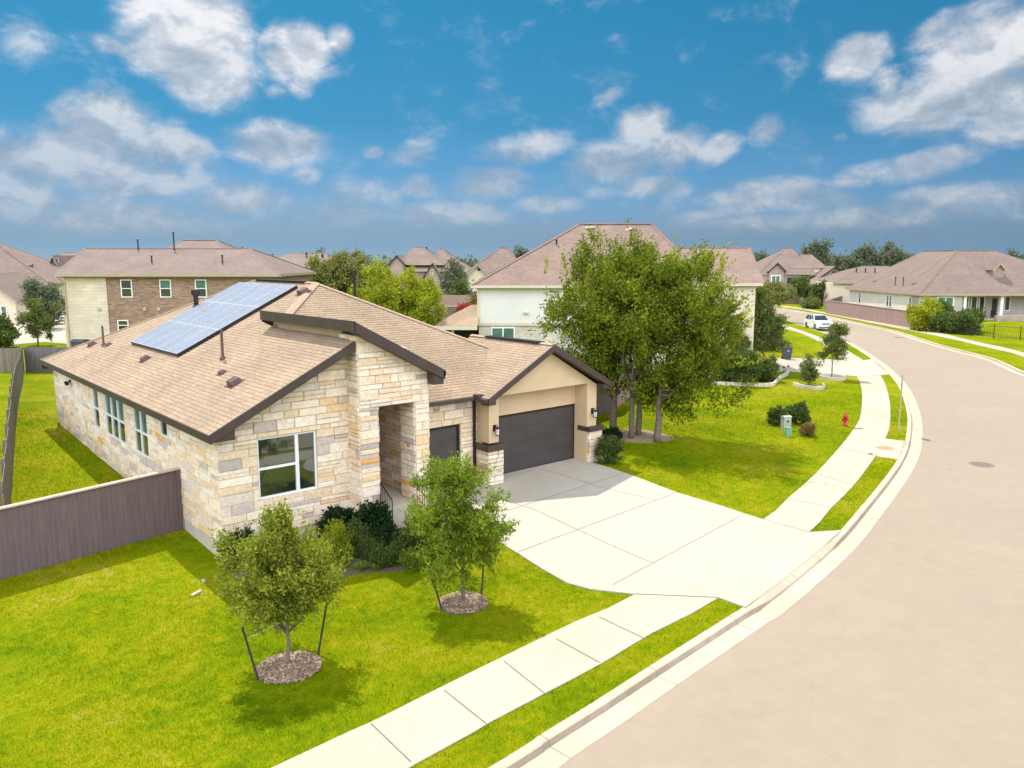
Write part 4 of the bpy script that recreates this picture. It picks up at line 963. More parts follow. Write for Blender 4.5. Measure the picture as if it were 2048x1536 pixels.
# ------------------------------------------------------------------ plants
def leaves_from(P, D, n_per, spread, size, rr, up=.35, aspect=.5):
    """leaf faces scattered about points P (k,3) with directions D; returns V, F of small bent leaves"""
    k = len(P); n = k * n_per
    base = np.repeat(P, n_per, 0) + rr.normal(0, 1, (n, 3)) * spread
    d = np.repeat(D, n_per, 0) + rr.normal(0, .75, (n, 3)); d[:, 2] += up; d /= np.linalg.norm(d, axis=1)[:, None] + 1e-9
    r = rr.normal(0, 1, (n, 3)); s = np.cross(d, r); s /= np.linalg.norm(s, axis=1)[:, None] + 1e-9
    nn = np.cross(d, s); L = size * rr.uniform(.65, 1.35, n)[:, None]; w = L * aspect
    a = base - d * L * .5; b = base + s * w * .5 + nn * w * .12; c = base + d * L * .5; e = base - s * w * .5 + nn * w * .12
    V = np.stack([a, b, c, e], 1).reshape(-1, 3); F = np.arange(n * 4).reshape(-1, 4); return V, F

def crown_points(c, rad, n, rr, lump=.25, inner=.35, ph=None):
    d = rr.normal(0, 1, (n, 3)); d /= np.linalg.norm(d, axis=1)[:, None]
    ph = rr.uniform(0, 6.28, 6) if ph is None else ph
    l = 1 + lump * (np.sin(3.1 * d[:, 0] + ph[0]) * np.cos(2.7 * d[:, 1] + ph[1]) + .6 * np.sin(5.3 * d[:, 2] + ph[2] + 2 * d[:, 0]) + .5 * np.sin(7.1 * d[:, 1] + ph[3] + 3 * d[:, 2]))
    r = (inner ** 2 + (1 - inner ** 2) * rr.uniform(0, 1, n)) ** .5 * l
    return np.array(c) + d * r[:, None] * np.array(rad), d

def twig_crown(blobs, rr, twig, leaf, per, spread, up=.3, aspect=.5, inner=.35, lump=.25, clump=9):
    """blobs: (centre, radii, n twigs). Twigs spring in clumps from branch tips, leaves sit along the twigs, gaps stay between the clumps"""
    PP = []; DD = []
    for c, rad, n in blobs:
        k = max(6, n // clump); p, d = crown_points(c, rad, k, rr, lump, max(inner, .30)); sz = rr.uniform(.65, 1.35, k)
        p = np.repeat(p, clump, 0) + rr.normal(0, .22 * twig, (k * clump, 3)); d = np.repeat(d, clump, 0); sz = np.repeat(sz, clump)[:, None]
        t = d + rr.normal(0, .62, d.shape); t[:, 2] += up; t /= np.linalg.norm(t, axis=1)[:, None]; ln = twig * sz * rr.uniform(.6, 1.25, (k * clump, 1))
        for f in np.linspace(0, 1, 4): PP.append(p + t * (f - .25) * ln); DD.append(t)
    return leaves_from(np.concatenate(PP), np.concatenate(DD), per, spread, leaf, rr, 0.1, aspect)

def limb(mb, a, b, r0, r1, rr, wob=.06, n=5):
    a = np.array(a, float); b = np.array(b, float); pts = [a + (b - a) * t + (rr.normal(0, wob, 3) * (0 < t < 1)) for t in np.linspace(0, 1, n)]
    mb.tube(pts, list(np.linspace(r0, r1, n)), 7); return pts

def tree(name, base, h_trunk, r_trunk, blobs, m, label, seed, twig=.4, leaf=.07, per=5, spread=.07, bark='bark', limbs=7, cat='tree', group=None, up=.3, aspect=.5, lean=(0, 0), inner=.35, stems=None, lump=.25):
    """blobs are given relative to the base"""
    rr = np.random.default_rng(seed); z = float(hz(base[0], base[1])); t = empty(name, (base[0], base[1], z), 0, label, cat, group)
    mb = MB(); top = np.array((lean[0], lean[1], h_trunk))
    for s in (stems or [(0, 0)]):
        pts = limb(mb, (s[0], s[1], -.08), top + np.array((s[0] * 2.2, s[1] * 2.2, 0)), r_trunk * 1.25, r_trunk * .8, rr, .2 * r_trunk, 6)
    for i in range(limbs):
        c, rad, n = blobs[i % len(blobs)]; d = rr.normal(0, 1, 3); d /= np.linalg.norm(d); e = np.array(c) + d * np.array(rad) * .62
        limb(mb, pts[-1 - (i % 2)], e, r_trunk * .5, r_trunk * .12, rr, .08)
    mb.build('trunk', M[bark], t, True)
    V, F = twig_crown(blobs, rr, twig, leaf, per, spread, up, aspect, inner, lump); V[:, 2] = np.maximum(V[:, 2], .03)
    fast_mesh('crown', V, F, M[m], t); return t

# two staked young oaks in the front lawn
tA = tree('young_oak', mulchA, .95, .036, [((.03, .26, 1.95), (.95, .97, .92), 520), ((-.1, .15, 1.5), (.88, .86, .62), 320), ((.0, .33, 2.5), (.50, .52, .42), 190), ((.62, -.2, 1.75), (.55, .55, .6), 170), ((-.45, .35, 1.9), (.55, .55, .6), 150)],
          'oak', 'young oak with olive crown in a mulch ring, in front of the large window', 3, .34, .074, 8, .040, limbs=16, lump=.42, inner=.45, aspect=.42, group='young staked oaks')
tB = tree('young_oak', mulchB, .95, .042, [((.0, .25, 1.75), (.98, .98, .72), 470), ((.0, .33, 2.35), (.76, .78, .70), 380), ((.05, .38, 2.98), (.38, .38, .36), 120), ((.45, -.1, 1.5), (.6, .6, .5), 150), ((-.4, .2, 1.55), (.5, .5, .5), 130)],
          'oak2', 'greener cone-shaped young oak in a mulch ring, in front of the single garage door', 4, .34, .074, 8, .040, limbs=16, lump=.38, inner=.45, aspect=.42, group='young staked oaks')
def stake(a, top, lab):
    p = G(*a); s = empty('tree_stake', p, 0, lab, 'stake', 'stakes beside the young oaks'); mb = MB(); e = np.array(top) - p; mb.tube([(0, 0, -.05), tuple(e)], .022, 6); mb.build('rod', M['stake'], s); return s
stake((518, 1360), (-1.83, -6.1, 1.02), 'dark stake leaning away on the open-lawn side of the olive oak')
stake((635, 1310), (-.1, -6.25, 1.05), 'dark stake on the driveway side of the olive oak')
stake((885, 1220), (2.68, -5.9, .98), 'leaning dark stake on the window side of the greener oak'); stake((962, 1194), (4.08, -6.15, .75), 'short dark stake on the driveway side of the greener oak')
mb = MB(); mb.tube([(-1.80, -6.15, .75), (-1.4, -6.3, .9), (mulchA[0], mulchA[1], 1.0)], .006, 5); o = mb.build('tie_strap', M['edging']); tag(o, 'thin strap tying the leaning stake to the olive oak', 'strap')
mb = MB(); mb.tube([(2.73, -5.95, .78), (3.0, -6.1, .95), (mulchB[0], mulchB[1], 1.1)], .006, 5); o = mb.build('tie_strap', M['edging']); tag(o, 'thin strap tying a stake to the greener oak', 'strap')

# four tall elms sharing one crown
el = [(W(1226, 866), 2.05, .15, [((-.45, 1.0, 5.3), (1.75, 1.8, 2.2), 620), ((-.1, .7, 3.2), (1.5, 1.5, 1.5), 420)], 'thickest-leaved tall tree nearest the garage gable, yellow-green on its outer side'),
      (W(1262, 877), 2.1, .115, [((.2, .5, 6.1), (1.7, 1.8, 1.8), 620), ((.0, .2, 4.2), (1.7, 1.7, 1.6), 560)], 'second tall tree from the garage, its slim trunk close to a neighbour trunk'),
      (W(1278, 871), 2.1, .12, [((.75, 1.1, 6.3), (1.4, 1.5, 1.6), 560), ((.9, .9, 5.2), (1.6, 1.6, 1.8), 520)], 'third tall tree from the garage, with the highest crown of the four'),
      (W(1316, 884), 2.0, .135, [((2.0, -.2, 5.6), (1.65, 1.6, 2.0), 560), ((1.5, -.4, 3.4), (1.75, 1.7, 1.7), 520), ((.7, -.2, 2.5), (1.1, 1.1, 1.0), 300)], 'tall tree farthest from the garage, its trunk nearest the open lawn')]
for i, (b, ht, rt, bl, lab) in enumerate(el):
    t = tree('elm_tree', b, ht, rt, bl, 'elm', lab, 20 + i, .80, .13, 7, .085, 'bark', 12, group='four tall trees beside the garage', up=.6, aspect=.5, inner=.25, lump=.42)
# sprays in brighter leaf colour, painting sunlight onto the outer elm crowns
rr = np.random.default_rng(91); P = []; D = []
for k in range(230):
    ci = [((18.7, 5.0, 5.6), (1.5, 1.5, 2.2)), ((20.2, 3.7, 7.0), (2.0, 2.0, 1.2)), ((22.5, 1.9, 6.7), (1.8, 1.7, 1.4)), ((21.9, .3, 4.6), (1.6, 1.3, 1.6))][k % 4]
    s = np.array(ci[0]) + np.clip(rr.normal(0, .5, 3), -.8, .8) * np.array(ci[1]); d = np.array((rr.uniform(-.2, .75), rr.uniform(-.6, .2), rr.uniform(.7, 1.2))) if k % 4 < 3 else np.array((rr.uniform(.3, .9), rr.uniform(-.8, -.2), rr.uniform(.2, .7))); d /= np.linalg.norm(d); L = rr.uniform(.6, 1.3)
    for f in np.linspace(0, 1, 9): P.append(s + d * L * f + rr.normal(0, .02, 3)); D.append(d)
b3 = el[2][0]; V, F = leaves_from(np.array(P), np.array(D), 6, .05, .125, rr, .1, .45)
elm3 = [o for o in bpy.data.objects if o.get('label', '').startswith('third tall')][0]
V -= np.array(elm3.location); fast_mesh('sunlit_sprays', V, F, M['bright'], elm3)

def shrub(name, base, rad, m, label, seed, n=220, leaf=.05, per=5, twig=.15, spread=.04, cat='shrub', group=None, aspect=.55, up=.4, zoff=.0, stems=5):
    rr = np.random.default_rng(seed); z = float(hz(base[0], base[1])); s = empty(name, (base[0], base[1], z), 0, label, cat, group)
    V, F = twig_crown([((0, 0, rad[2] * .95 + zoff), rad, n * 2)], rr, twig, leaf, per, spread, up, aspect, .3, .22, 5); V[:, 2] = np.maximum(V[:, 2], .02); fast_mesh('foliage', V, F, M[m], s)
    mb = MB()
    for i in range(stems): a = rr.uniform(0, 6.28); limb(mb, (.05 * math.cos(a), .05 * math.sin(a), -.05), (rad[0] * .5 * math.cos(a), rad[1] * .5 * math.sin(a), rad[2] * 1.2 + zoff), .018, .006, rr, .02, 4)
    mb.build('stem', M['bark'], s); return s
shrub('corner_shrub', W(480, 1128), (.42, .40, .42), 'shrub', 'dark green rounded shrub at the front corner of the stone house', 41, 170, .075, 5)
shrub('entrance_shrub', W(690, 1078), (.62, .5, .46), 'shrub', 'dark glossy shrub under the wall just beside the front window', 42, 230, .085, 5, group='dark shrubs beside the steps')
shrub('entrance_shrub', W(748, 1076), (.48, .45, .48), 'shrub', 'dark glossy shrub touching the stair railing', 43, 200, .085, 5, group='dark shrubs beside the steps')
shrub('low_shrub', W(742, 1112), (.42, .36, .24), 'shrub2', 'low mid-green mound in the bed below the dark shrubs', 44, 150, .05, 5)
shrub('low_shrub', W(800, 1122), (.34, .3, .17), 'shrub2', 'flat low mound in the bed between the two young oaks', 45, 110, .05, 4)
shrub('low_shrub', W(828, 1136), (.30, .28, .20), 'oak2', 'yellow-green small mound at the bed end near the driveway', 46, 110, .05, 5)
shrub('feathery_shrub', W(672, 1120), (.42, .36, .45), 'bright', 'yellow-green feathery shrub behind the olive oak', 47, 110, .09, 5, .3, aspect=.25)
shrub('garage_shrub', W(1217, 926), (.46, .42, .52), 'shrub2', 'green upright shrub at the outer corner of the double garage', 48, 190, .08, 5)
shrub('garage_shrub', W(1224, 885), (.50, .42, .28), 'shrub', 'dark low foliage behind the green garage shrub', 49, 130, .08, 5)
for k, (px, py, rx, h, m_, lab) in enumerate(((715, 1098, .46, .34, 'shrub2', 'mid-green spreading shrub directly below the dark glossy shrub nearest the window'), (775, 1098, .42, .30, 'shrub', 'dark low shrub below the stair railing'), (770, 1128, .40, .20, 'shrub2', 'soft low mound behind the middle grass tuft'), (655, 1142, .44, .34, 'oak2', 'leafy light-green shrub half hidden behind the olive oak'), (815, 1098, .40, .26, 'shrub2', 'spreading shrub between the steps and the greener oak'), (560, 1150, .45, .34, 'shrub2', 'green shrub hidden behind the trunk of the olive oak'), (855, 1118, .34, .22, 'shrub', 'low dark shrub at the foot of the greener oak crown'))):
    shrub('bed_shrub', W(px, py), (rx, rx * .85, h), m_, lab, 160 + k, 190, .06, 5)
def tuft(base, lab, seed, n=70, h=.32):
    rr = np.random.default_rng(seed); V = []; F = []
    for i in range(n):
        a = rr.uniform(0, 6.28); r = rr.uniform(.02, .1); o = np.array((r * math.cos(a), r * math.sin(a), 0)); d = np.array((math.cos(a), math.sin(a), 0)); hh = h * rr.uniform(.6, 1.1); b = rr.uniform(.12, .3); w = np.array((-d[1], d[0], 0)) * .008
        p0, p1, p2 = o, o + d * b * .4 + (0, 0, hh * .8), o + d * b + (0, 0, hh * .7); k = len(V); V += [p0 - w, p0 + w, p1 + w, p1 - w, p1 - w, p1 + w, p2 + w * .3, p2 - w * .3]; F += [(k, k + 1, k + 2, k + 3), (k + 4, k + 5, k + 6, k + 7)]
    z = float(hz(*base)); o = fast_mesh('ornamental_grass', V, F, M['oak2']); o.location = (*base, z); tag(o, lab, 'ornamental grass', 'ornamental grass tufts in the bed'); return o
tuft(W(722, 1142), 'grass tuft at the lawn edge of the bed beside the olive oak', 51); tuft(W(752, 1140), 'grass tuft in the middle of the bed edge', 52, 60, .28); tuft(W(868, 1000), 'tall pale grass tuft in front of the single garage door', 53, 60, .5)
shrub('bed_shrub', W(845, 1075), (.38, .38, .34), 'shrub2', 'grey-green shrub beside the front steps, behind the greener oak', 54, 120, .07, 4)

# utility boxes, hydrant, sign, covers
def grounded(px, py): p = G(px, py); return np.array((p[0], p[1], float(hz(p[0], p[1]))))
rz0 = -YAW
p = grounded(1571, 860); u = empty('utility_pedestal', p, rz0 + .25, 'grey-green utility pedestal box on the neighbour lawn between small shrubs', 'utility box'); u.scale = (.64,) * 3
mb = MB(); mb.box(-.30, .30, -.24, .24, -.05, .98); mb.build('cabinet', M['pedestal'], u, bevel=.03)
mb = MB(); mb.prism([(-.27, .985), (.27, .985), (.27, 1.02), (0, 1.10), (-.27, 1.02)], 'x', -.33, .33); mb.build('lid', M['pedestal'], u)
mb = MB(); mb.prism([(.13 * math.cos(a), .70 + .13 * math.sin(a)) for a in np.linspace(0, 6.28, 20, endpoint=False)], 'y', -.27, -.242); mb.build('meter_dial', M['steel'], u)
mb = MB(); mb.prism([(.07 * math.cos(a), .70 + .07 * math.sin(a)) for a in np.linspace(0, 6.28, 16, endpoint=False)], 'y', -.30, -.272); mb.build('meter_cover', M['glass_far'], u)
p = grounded(1576, 873); u = empty('utility_box', p, rz0, 'small green utility box in front of the grey-green pedestal', 'utility box'); u.scale = (.78,) * 3
mb = MB(); mb.box(-.17, .17, -.15, .15, -.05, .50); mb.build('cabinet', M['greenbox'], u, bevel=.025); mb = MB(); mb.box(-.185, .185, -.165, .165, .502, .545); mb.build('lid', M['greenbox'], u, bevel=.012)
shrub('pedestal_shrub', W(1556, 850), (.55, .5, .5), 'shrub2', 'rounded shrub left of the utility pedestal, touching it', 61, 150, .09, 5); shrub('pedestal_shrub', W(1597, 848), (.62, .55, .52), 'shrub2', 'larger rounded shrub on the street side of the utility pedestal', 62, 180, .09, 5)
shrub('pedestal_shrub', W(1613, 872), (.32, .3, .26), 'rusty', 'small brownish shrub in front of the utility pedestal, toward the sidewalk', 63, 80, .08, 4)
p = grounded(1690, 852); hyd = empty('fire_hydrant', p, rz0 + .3, 'red fire hydrant beside the sidewalk on the neighbour lawn', 'fire hydrant'); hyd.scale = (.8,) * 3
mb = MB(); mb.lathe([(.17, 0), (.17, .05), (.12, .06), (.115, .55), (.15, .56), (.15, .60), (.13, .61), (.12, .68), (.07, .75), (.03, .78)], (0, 0, 0), 18); mb.build('barrel', M['redpaint'], hyd, True)
mb = MB(); mb.lathe([(.03, .78), (.03, .84)], (0, 0, 0), 5); mb.build('operating_nut', M['redpaint'], hyd)
for a in (0, math.pi):
    mb = MB(); mb.tube([(0, .1, .45), (0, .19, .45), (0, .2, .45)], [.055, .06, .045], 8); o = mb.build('side_nozzle', M['redpaint'], hyd); o.rotation_euler.z = a
mb = MB(); mb.tube([(-.1, 0, .40), (-.2, 0, .40), (-.21, 0, .40)], [.08, .085, .06], 10); o = mb.build('pumper_nozzle', M['redpaint'], hyd)
p = grounded(1797, 862); sg = empty('street_sign', p, -math.atan2(p[0] - CAM[0], p[1] - CAM[1]), 'thin galvanised sign post on the verge, its small plate seen edge-on', 'sign')
mb = MB(); mb.tube([(0, 0, -.1), (0, 0, 2.7)], .03, 8); mb.build('post', M['steel'], sg); mb = MB(); mb.box(-.035, -.031, -.23, .23, 1.95, 2.65); mb.build('sign_plate', M['steel'], sg)
def cover(px, py, z, r, m, label, name='manhole_cover', sq=False):
    p = G(px, py, z); mb = MB()
    if sq: mb.box(-r, r, -r * .7, r * .7, -.01, .008)
    else:
        mb.lathe([(r, -.01), (r, .006), (r * .93, .007), (r * .92, .003), (r * .80, .003), (r * .78, .008), (.02, .008)], (0, 0, 0), 28)
        for k in range(-3, 4):
            w = math.sqrt(max(0, (r * .74) ** 2 - (k * r * .22) ** 2)); mb.box(-w, w, k * r * .22 - .018, k * r * .22 + .018, .008, .013)
    o = mb.build(name, m); o.location = (p[0], p[1], z + .002); o.rotation_euler.z = rz0; tag(o, label, 'cover', 'covers set in the paving'); return o
cover(1963, 929, ZR, .45, M['iron'], 'round grey manhole cover out in the road'); cover(1770, 896, .022, .36, M['rustiron'], 'round rusty orange cover in the pavement beside the kerb')
cover(1908, 938, ZR, .20, M['kerbface'], 'small round valve cover in the road beside the manhole', 'valve_cover'); cover(1797, 675, ZR, .5, M['iron'], 'distant dark cover in the middle of the road', 'manhole_cover'); cover(1716, 857, .03, .20, M['iron'], 'small dark meter lid where the sidewalk meets the hydrant lawn', 'meter_lid', True)
cover(1741, 908, .03, .10, M['iron'], 'tiny valve lid on the sidewalk beside the rusty cover', 'valve_cover')
p = grounded(393, 1188); mb = MB(); mb.box(-.15, .15, -.05, .05, .0, .045); o = mb.build('cleanout_plate', M['kerb'], bevel=.01); o.location = p; o.rotation_euler.z = .5; tag(o, 'flat pale plate lying in the front lawn', 'plate')
p = grounded(408, 1165); mb = MB(); mb.lathe([(.055, 0), (.055, .07), (.04, .085), (.025, .09)], (0, 0, 0), 10); o = mb.build('cleanout_fitting', M['steel']); o.location = p; tag(o, 'small white round cap standing in the lawn near the shadow edge', 'cap')
# wheelie bins
def bin_(px, py, lab, s=1.0, rz=0.0):
    p = grounded(px, py); b = empty('wheelie_bin', p, rz0 + rz, lab, 'bin'); mb = MB(); a = [(-.26, -.28), (.26, -.28), (.26, .28), (-.26, .28)]; t = [(-.33, -.36), (.33, -.36), (.33, .36), (-.33, .36)]
    lo = [(x * s, y * s, .05) for x, y in a]; hi = [(x * s, y * s, .98 * s) for x, y in t]; mb.face(lo[::-1]); mb.face(hi)
    for i in range(4): j = (i + 1) % 4; mb.face([lo[i], lo[j], hi[j], hi[i]])
    mb.build('body', M['bin'], b); mb = MB(); mb.prism([(-.40 * s, .985 * s), (.40 * s, .985 * s), (.40 * s, 1.02 * s), (0, 1.10 * s), (-.38 * s, 1.03 * s)], 'x', -.36 * s, .36 * s); mb.build('lid', M['bin'], b)
    for x in (-.28, .28): mb = MB(); mb.tube([(x * s - .03, .3 * s, .12), (x * s + .03, .3 * s, .12)], .12, 12); mb.build('wheel', M['tyre'], b)
    mb = MB(); mb.box(-.10 * s, .10 * s, -.345 * s, -.335 * s, .70 * s, .78 * s); mb.build('emblem_plate', M['steel'], b); return b
bin_(1573, 719, 'navy wheelie bin standing at the neighbour driveway edge', .98)
# neighbour's edged beds and street trees
def edging(name, pts, h, lab, closed=False, w=.16):
    pts = [np.array(q, float) for q in pts]; mb = MB(); pp = catmull(pts, 3)
    for i in range(len(pp) - 1):
        a, b = pp[i], pp[i + 1]; t = b - a; L = np.linalg.norm(t); t /= L; n = np.array((-t[1], t[0])) * w / 2; a2 = a + t * L * .03; b2 = b - t * L * .03; z = float(hz(*a))
        lo = [(*(a2 - n), z - .04), (*(b2 - n), z - .04), (*(b2 + n), z - .04), (*(a2 + n), z - .04)]; hi = [(q[0], q[1], q[2] + .04 + h) for q in lo]; mb.face(hi)
        for k in range(4): j = (k + 1) % 4; mb.face([lo[k], lo[j], hi[j], hi[k]])
    o = mb.build(name, M['edging']); tag(o, lab, 'edging'); return o
def ell(c, a, b, t0, t1, n=14): return [c + RT[:2] * a * math.cos(t) + FH[:2] * b * math.sin(t) for t in np.linspace(t0, t1, n)]
c1 = W(1663, 757, 0); edging('bed_edging', ell(c1, .78, 1.0, 0, 2 * math.pi, 18), .22, 'round pale stone edging around the young street tree')
struct(disc('planting_bed', c1, .72, mat('dark_mulch', (.13, .07, .06), .95, .4, 10, .6, 50), 20, .02))
c2 = W(1616, 772, 0); edging('bed_edging', ell(c2, .82, 1.5, math.pi * .95, 2 * math.pi * .99, 12), .22, 'curved pale edging open at the back, round the small flowering shrub')
struct(disc('planting_bed', c2 + FH[:2] * .1, .72, M['soil'], 20, .01))
edging('bed_edging', [W(*q, 0) for q in ((1420, 770), (1470, 771), (1515, 773), (1545, 772), (1553, 765), (1562, 757), (1573, 751), (1576, 745), (1574, 740))], .22, 'long wavy stone edging in front of the shrubs of the white house')
tree('street_tree', c1, 1.15, .04, [((.0, .0, 2.35), (.66, .66, 1.2), 330), ((.15, -.1, 3.3), (.45, .45, .5), 110)], 'crepe', 'slim young tree in a round stone-edged bed beside the sidewalk', 71, .35, .13, 5, .09, limbs=5)
shrub('flowering_shrub', c2, (.55, .55, .85), 'crepe', 'small upright shrub inside the curved edging on the neighbour lawn', 72, 90, .13, 4, .35, .08, zoff=.15)
for px, py, sd in ((1567, 748, 81), (1576, 746, 82)):
    p = grounded(px, py); l = empty('path_light', p, 0, 'black path light at the end of the wavy edging' if sd == 81 else 'second black path light beside the driveway corner', 'garden light', 'path lights'); mb = MB(); mb.tube([(0, 0, -.05), (0, 0, .45)], .015, 6); mb.build('stem', M['metal_dark'], l); mb = MB(); mb.lathe([(.03, .42), (.10, .48), (.09, .5), (.02, .56)], (0, 0, 0), 10); mb.build('lamp_shade', M['metal_dark'], l)
# shrubs and small trees in front of the white house
tree('crepe_tree', W(1520, 735, 0), 1.0, .06, [((0, 0, 2.9), (1.75, 1.6, 1.8), 620), ((-.6, .6, 4.5), (1.15, 1.1, 1.0), 240)], 'crepe', 'bushy pale-flowering small tree beside the neighbour driveway', 73, .5, .17, 5, .13, stems=[(.1, .1), (-.12, .05), (.02, -.13)])
for k, (px, py, rx, h, lab) in enumerate(((1452, 766, .95, .95, 'dark broad shrub behind the wavy edging, beside the pale garage wall'), (1490, 768, 1.05, 1.15, 'dense dark shrub in the middle of the wavy edged bed'), (1528, 762, .8, .8, 'rounded light-tipped shrub at the driveway end of the wavy edging'), (1475, 745, 1.0, 1.5, 'tall leafy shrub rising behind the dense dark shrub'))):
    shrub('bed_shrub', W(px, py, 0), (rx, rx * .8, h), 'crepe' if k in (2, 3) else 'shrub2', lab, 74 + k, 230, .14, 5, .3, .1)
tree('crepe_tree', W(1462, 735, 0), 1.2, .06, [((.2, 0, 3.7), (1.6, 1.5, 1.8), 560), ((.9, -.3, 5.3), (1.0, 1.0, 1.0), 200)], 'crepe', 'taller loose-leaved tree against the corner of the white house', 79, .5, .17, 5, .13, stems=[(.08, .1), (-.1, .05)])
shrub('driveway_shrub', W(1530, 700, 0), (1.3, 1.2, 1.05), 'crepe', 'light-tipped shrub beside the lawn where the bin stands', 83, 220, .17, 5, .4, .12)
tree('verge_tree', W(1543, 643, 0), 1.9, .09, [((0, 0, 3.6), (2.5, 2.2, 1.3), 700)], 'olive', 'round brownish-green tree on a thin trunk beside the far bend of the road', 84, .6, .26, 5, .2, bark='bark2')
tree('verge_tree', W(1600, 608, 0), 1.2, .1, [((0, 0, 3.0), (1.6, 1.6, 2.0), 380)], 'shrub2', 'narrow dark green tree beside the entrance of the far brick house', 85, .6, .3, 4, .22)
shrub('far_shrub', W(1636, 612, 0), (1.7, 1.5, 2.0), 'shrub2', 'dark bush hiding the front of the white pickup', 86, 190, .28, 4, .5, .2)
shrub('far_shrub', W(1622, 617, 0), (1.8, 1.3, .7), 'crepe', 'low row of bushes below the white pickup', 87, 130, .25, 4, .5, .2)
for k, (px, py, rx, h, lab) in enumerate(((1858, 662, 2.5, 1.55, 'big rounded yellow-green bush at the end of the pinkish fence'), (1893, 664, 2.3, .95, 'dark lower bush next to the big yellow-green bush behind the iron fence'), (1930, 668, 2.0, .95, 'middle bush of the row behind the iron fence'), (1945, 664, 1.3, 1.1, 'bush nearest the porch column behind the iron fence'), (1880, 655, 1.7, 1.5, 'dark bush standing against the window of the porch house'))):
    shrub('yard_bush', W(px, py, 0) + np.array((.6, .6)), (rx, rx * .7, h), 'bright' if k == 0 else 'shrub2', lab, 88 + k, 260, .26, 5, .5, .2)

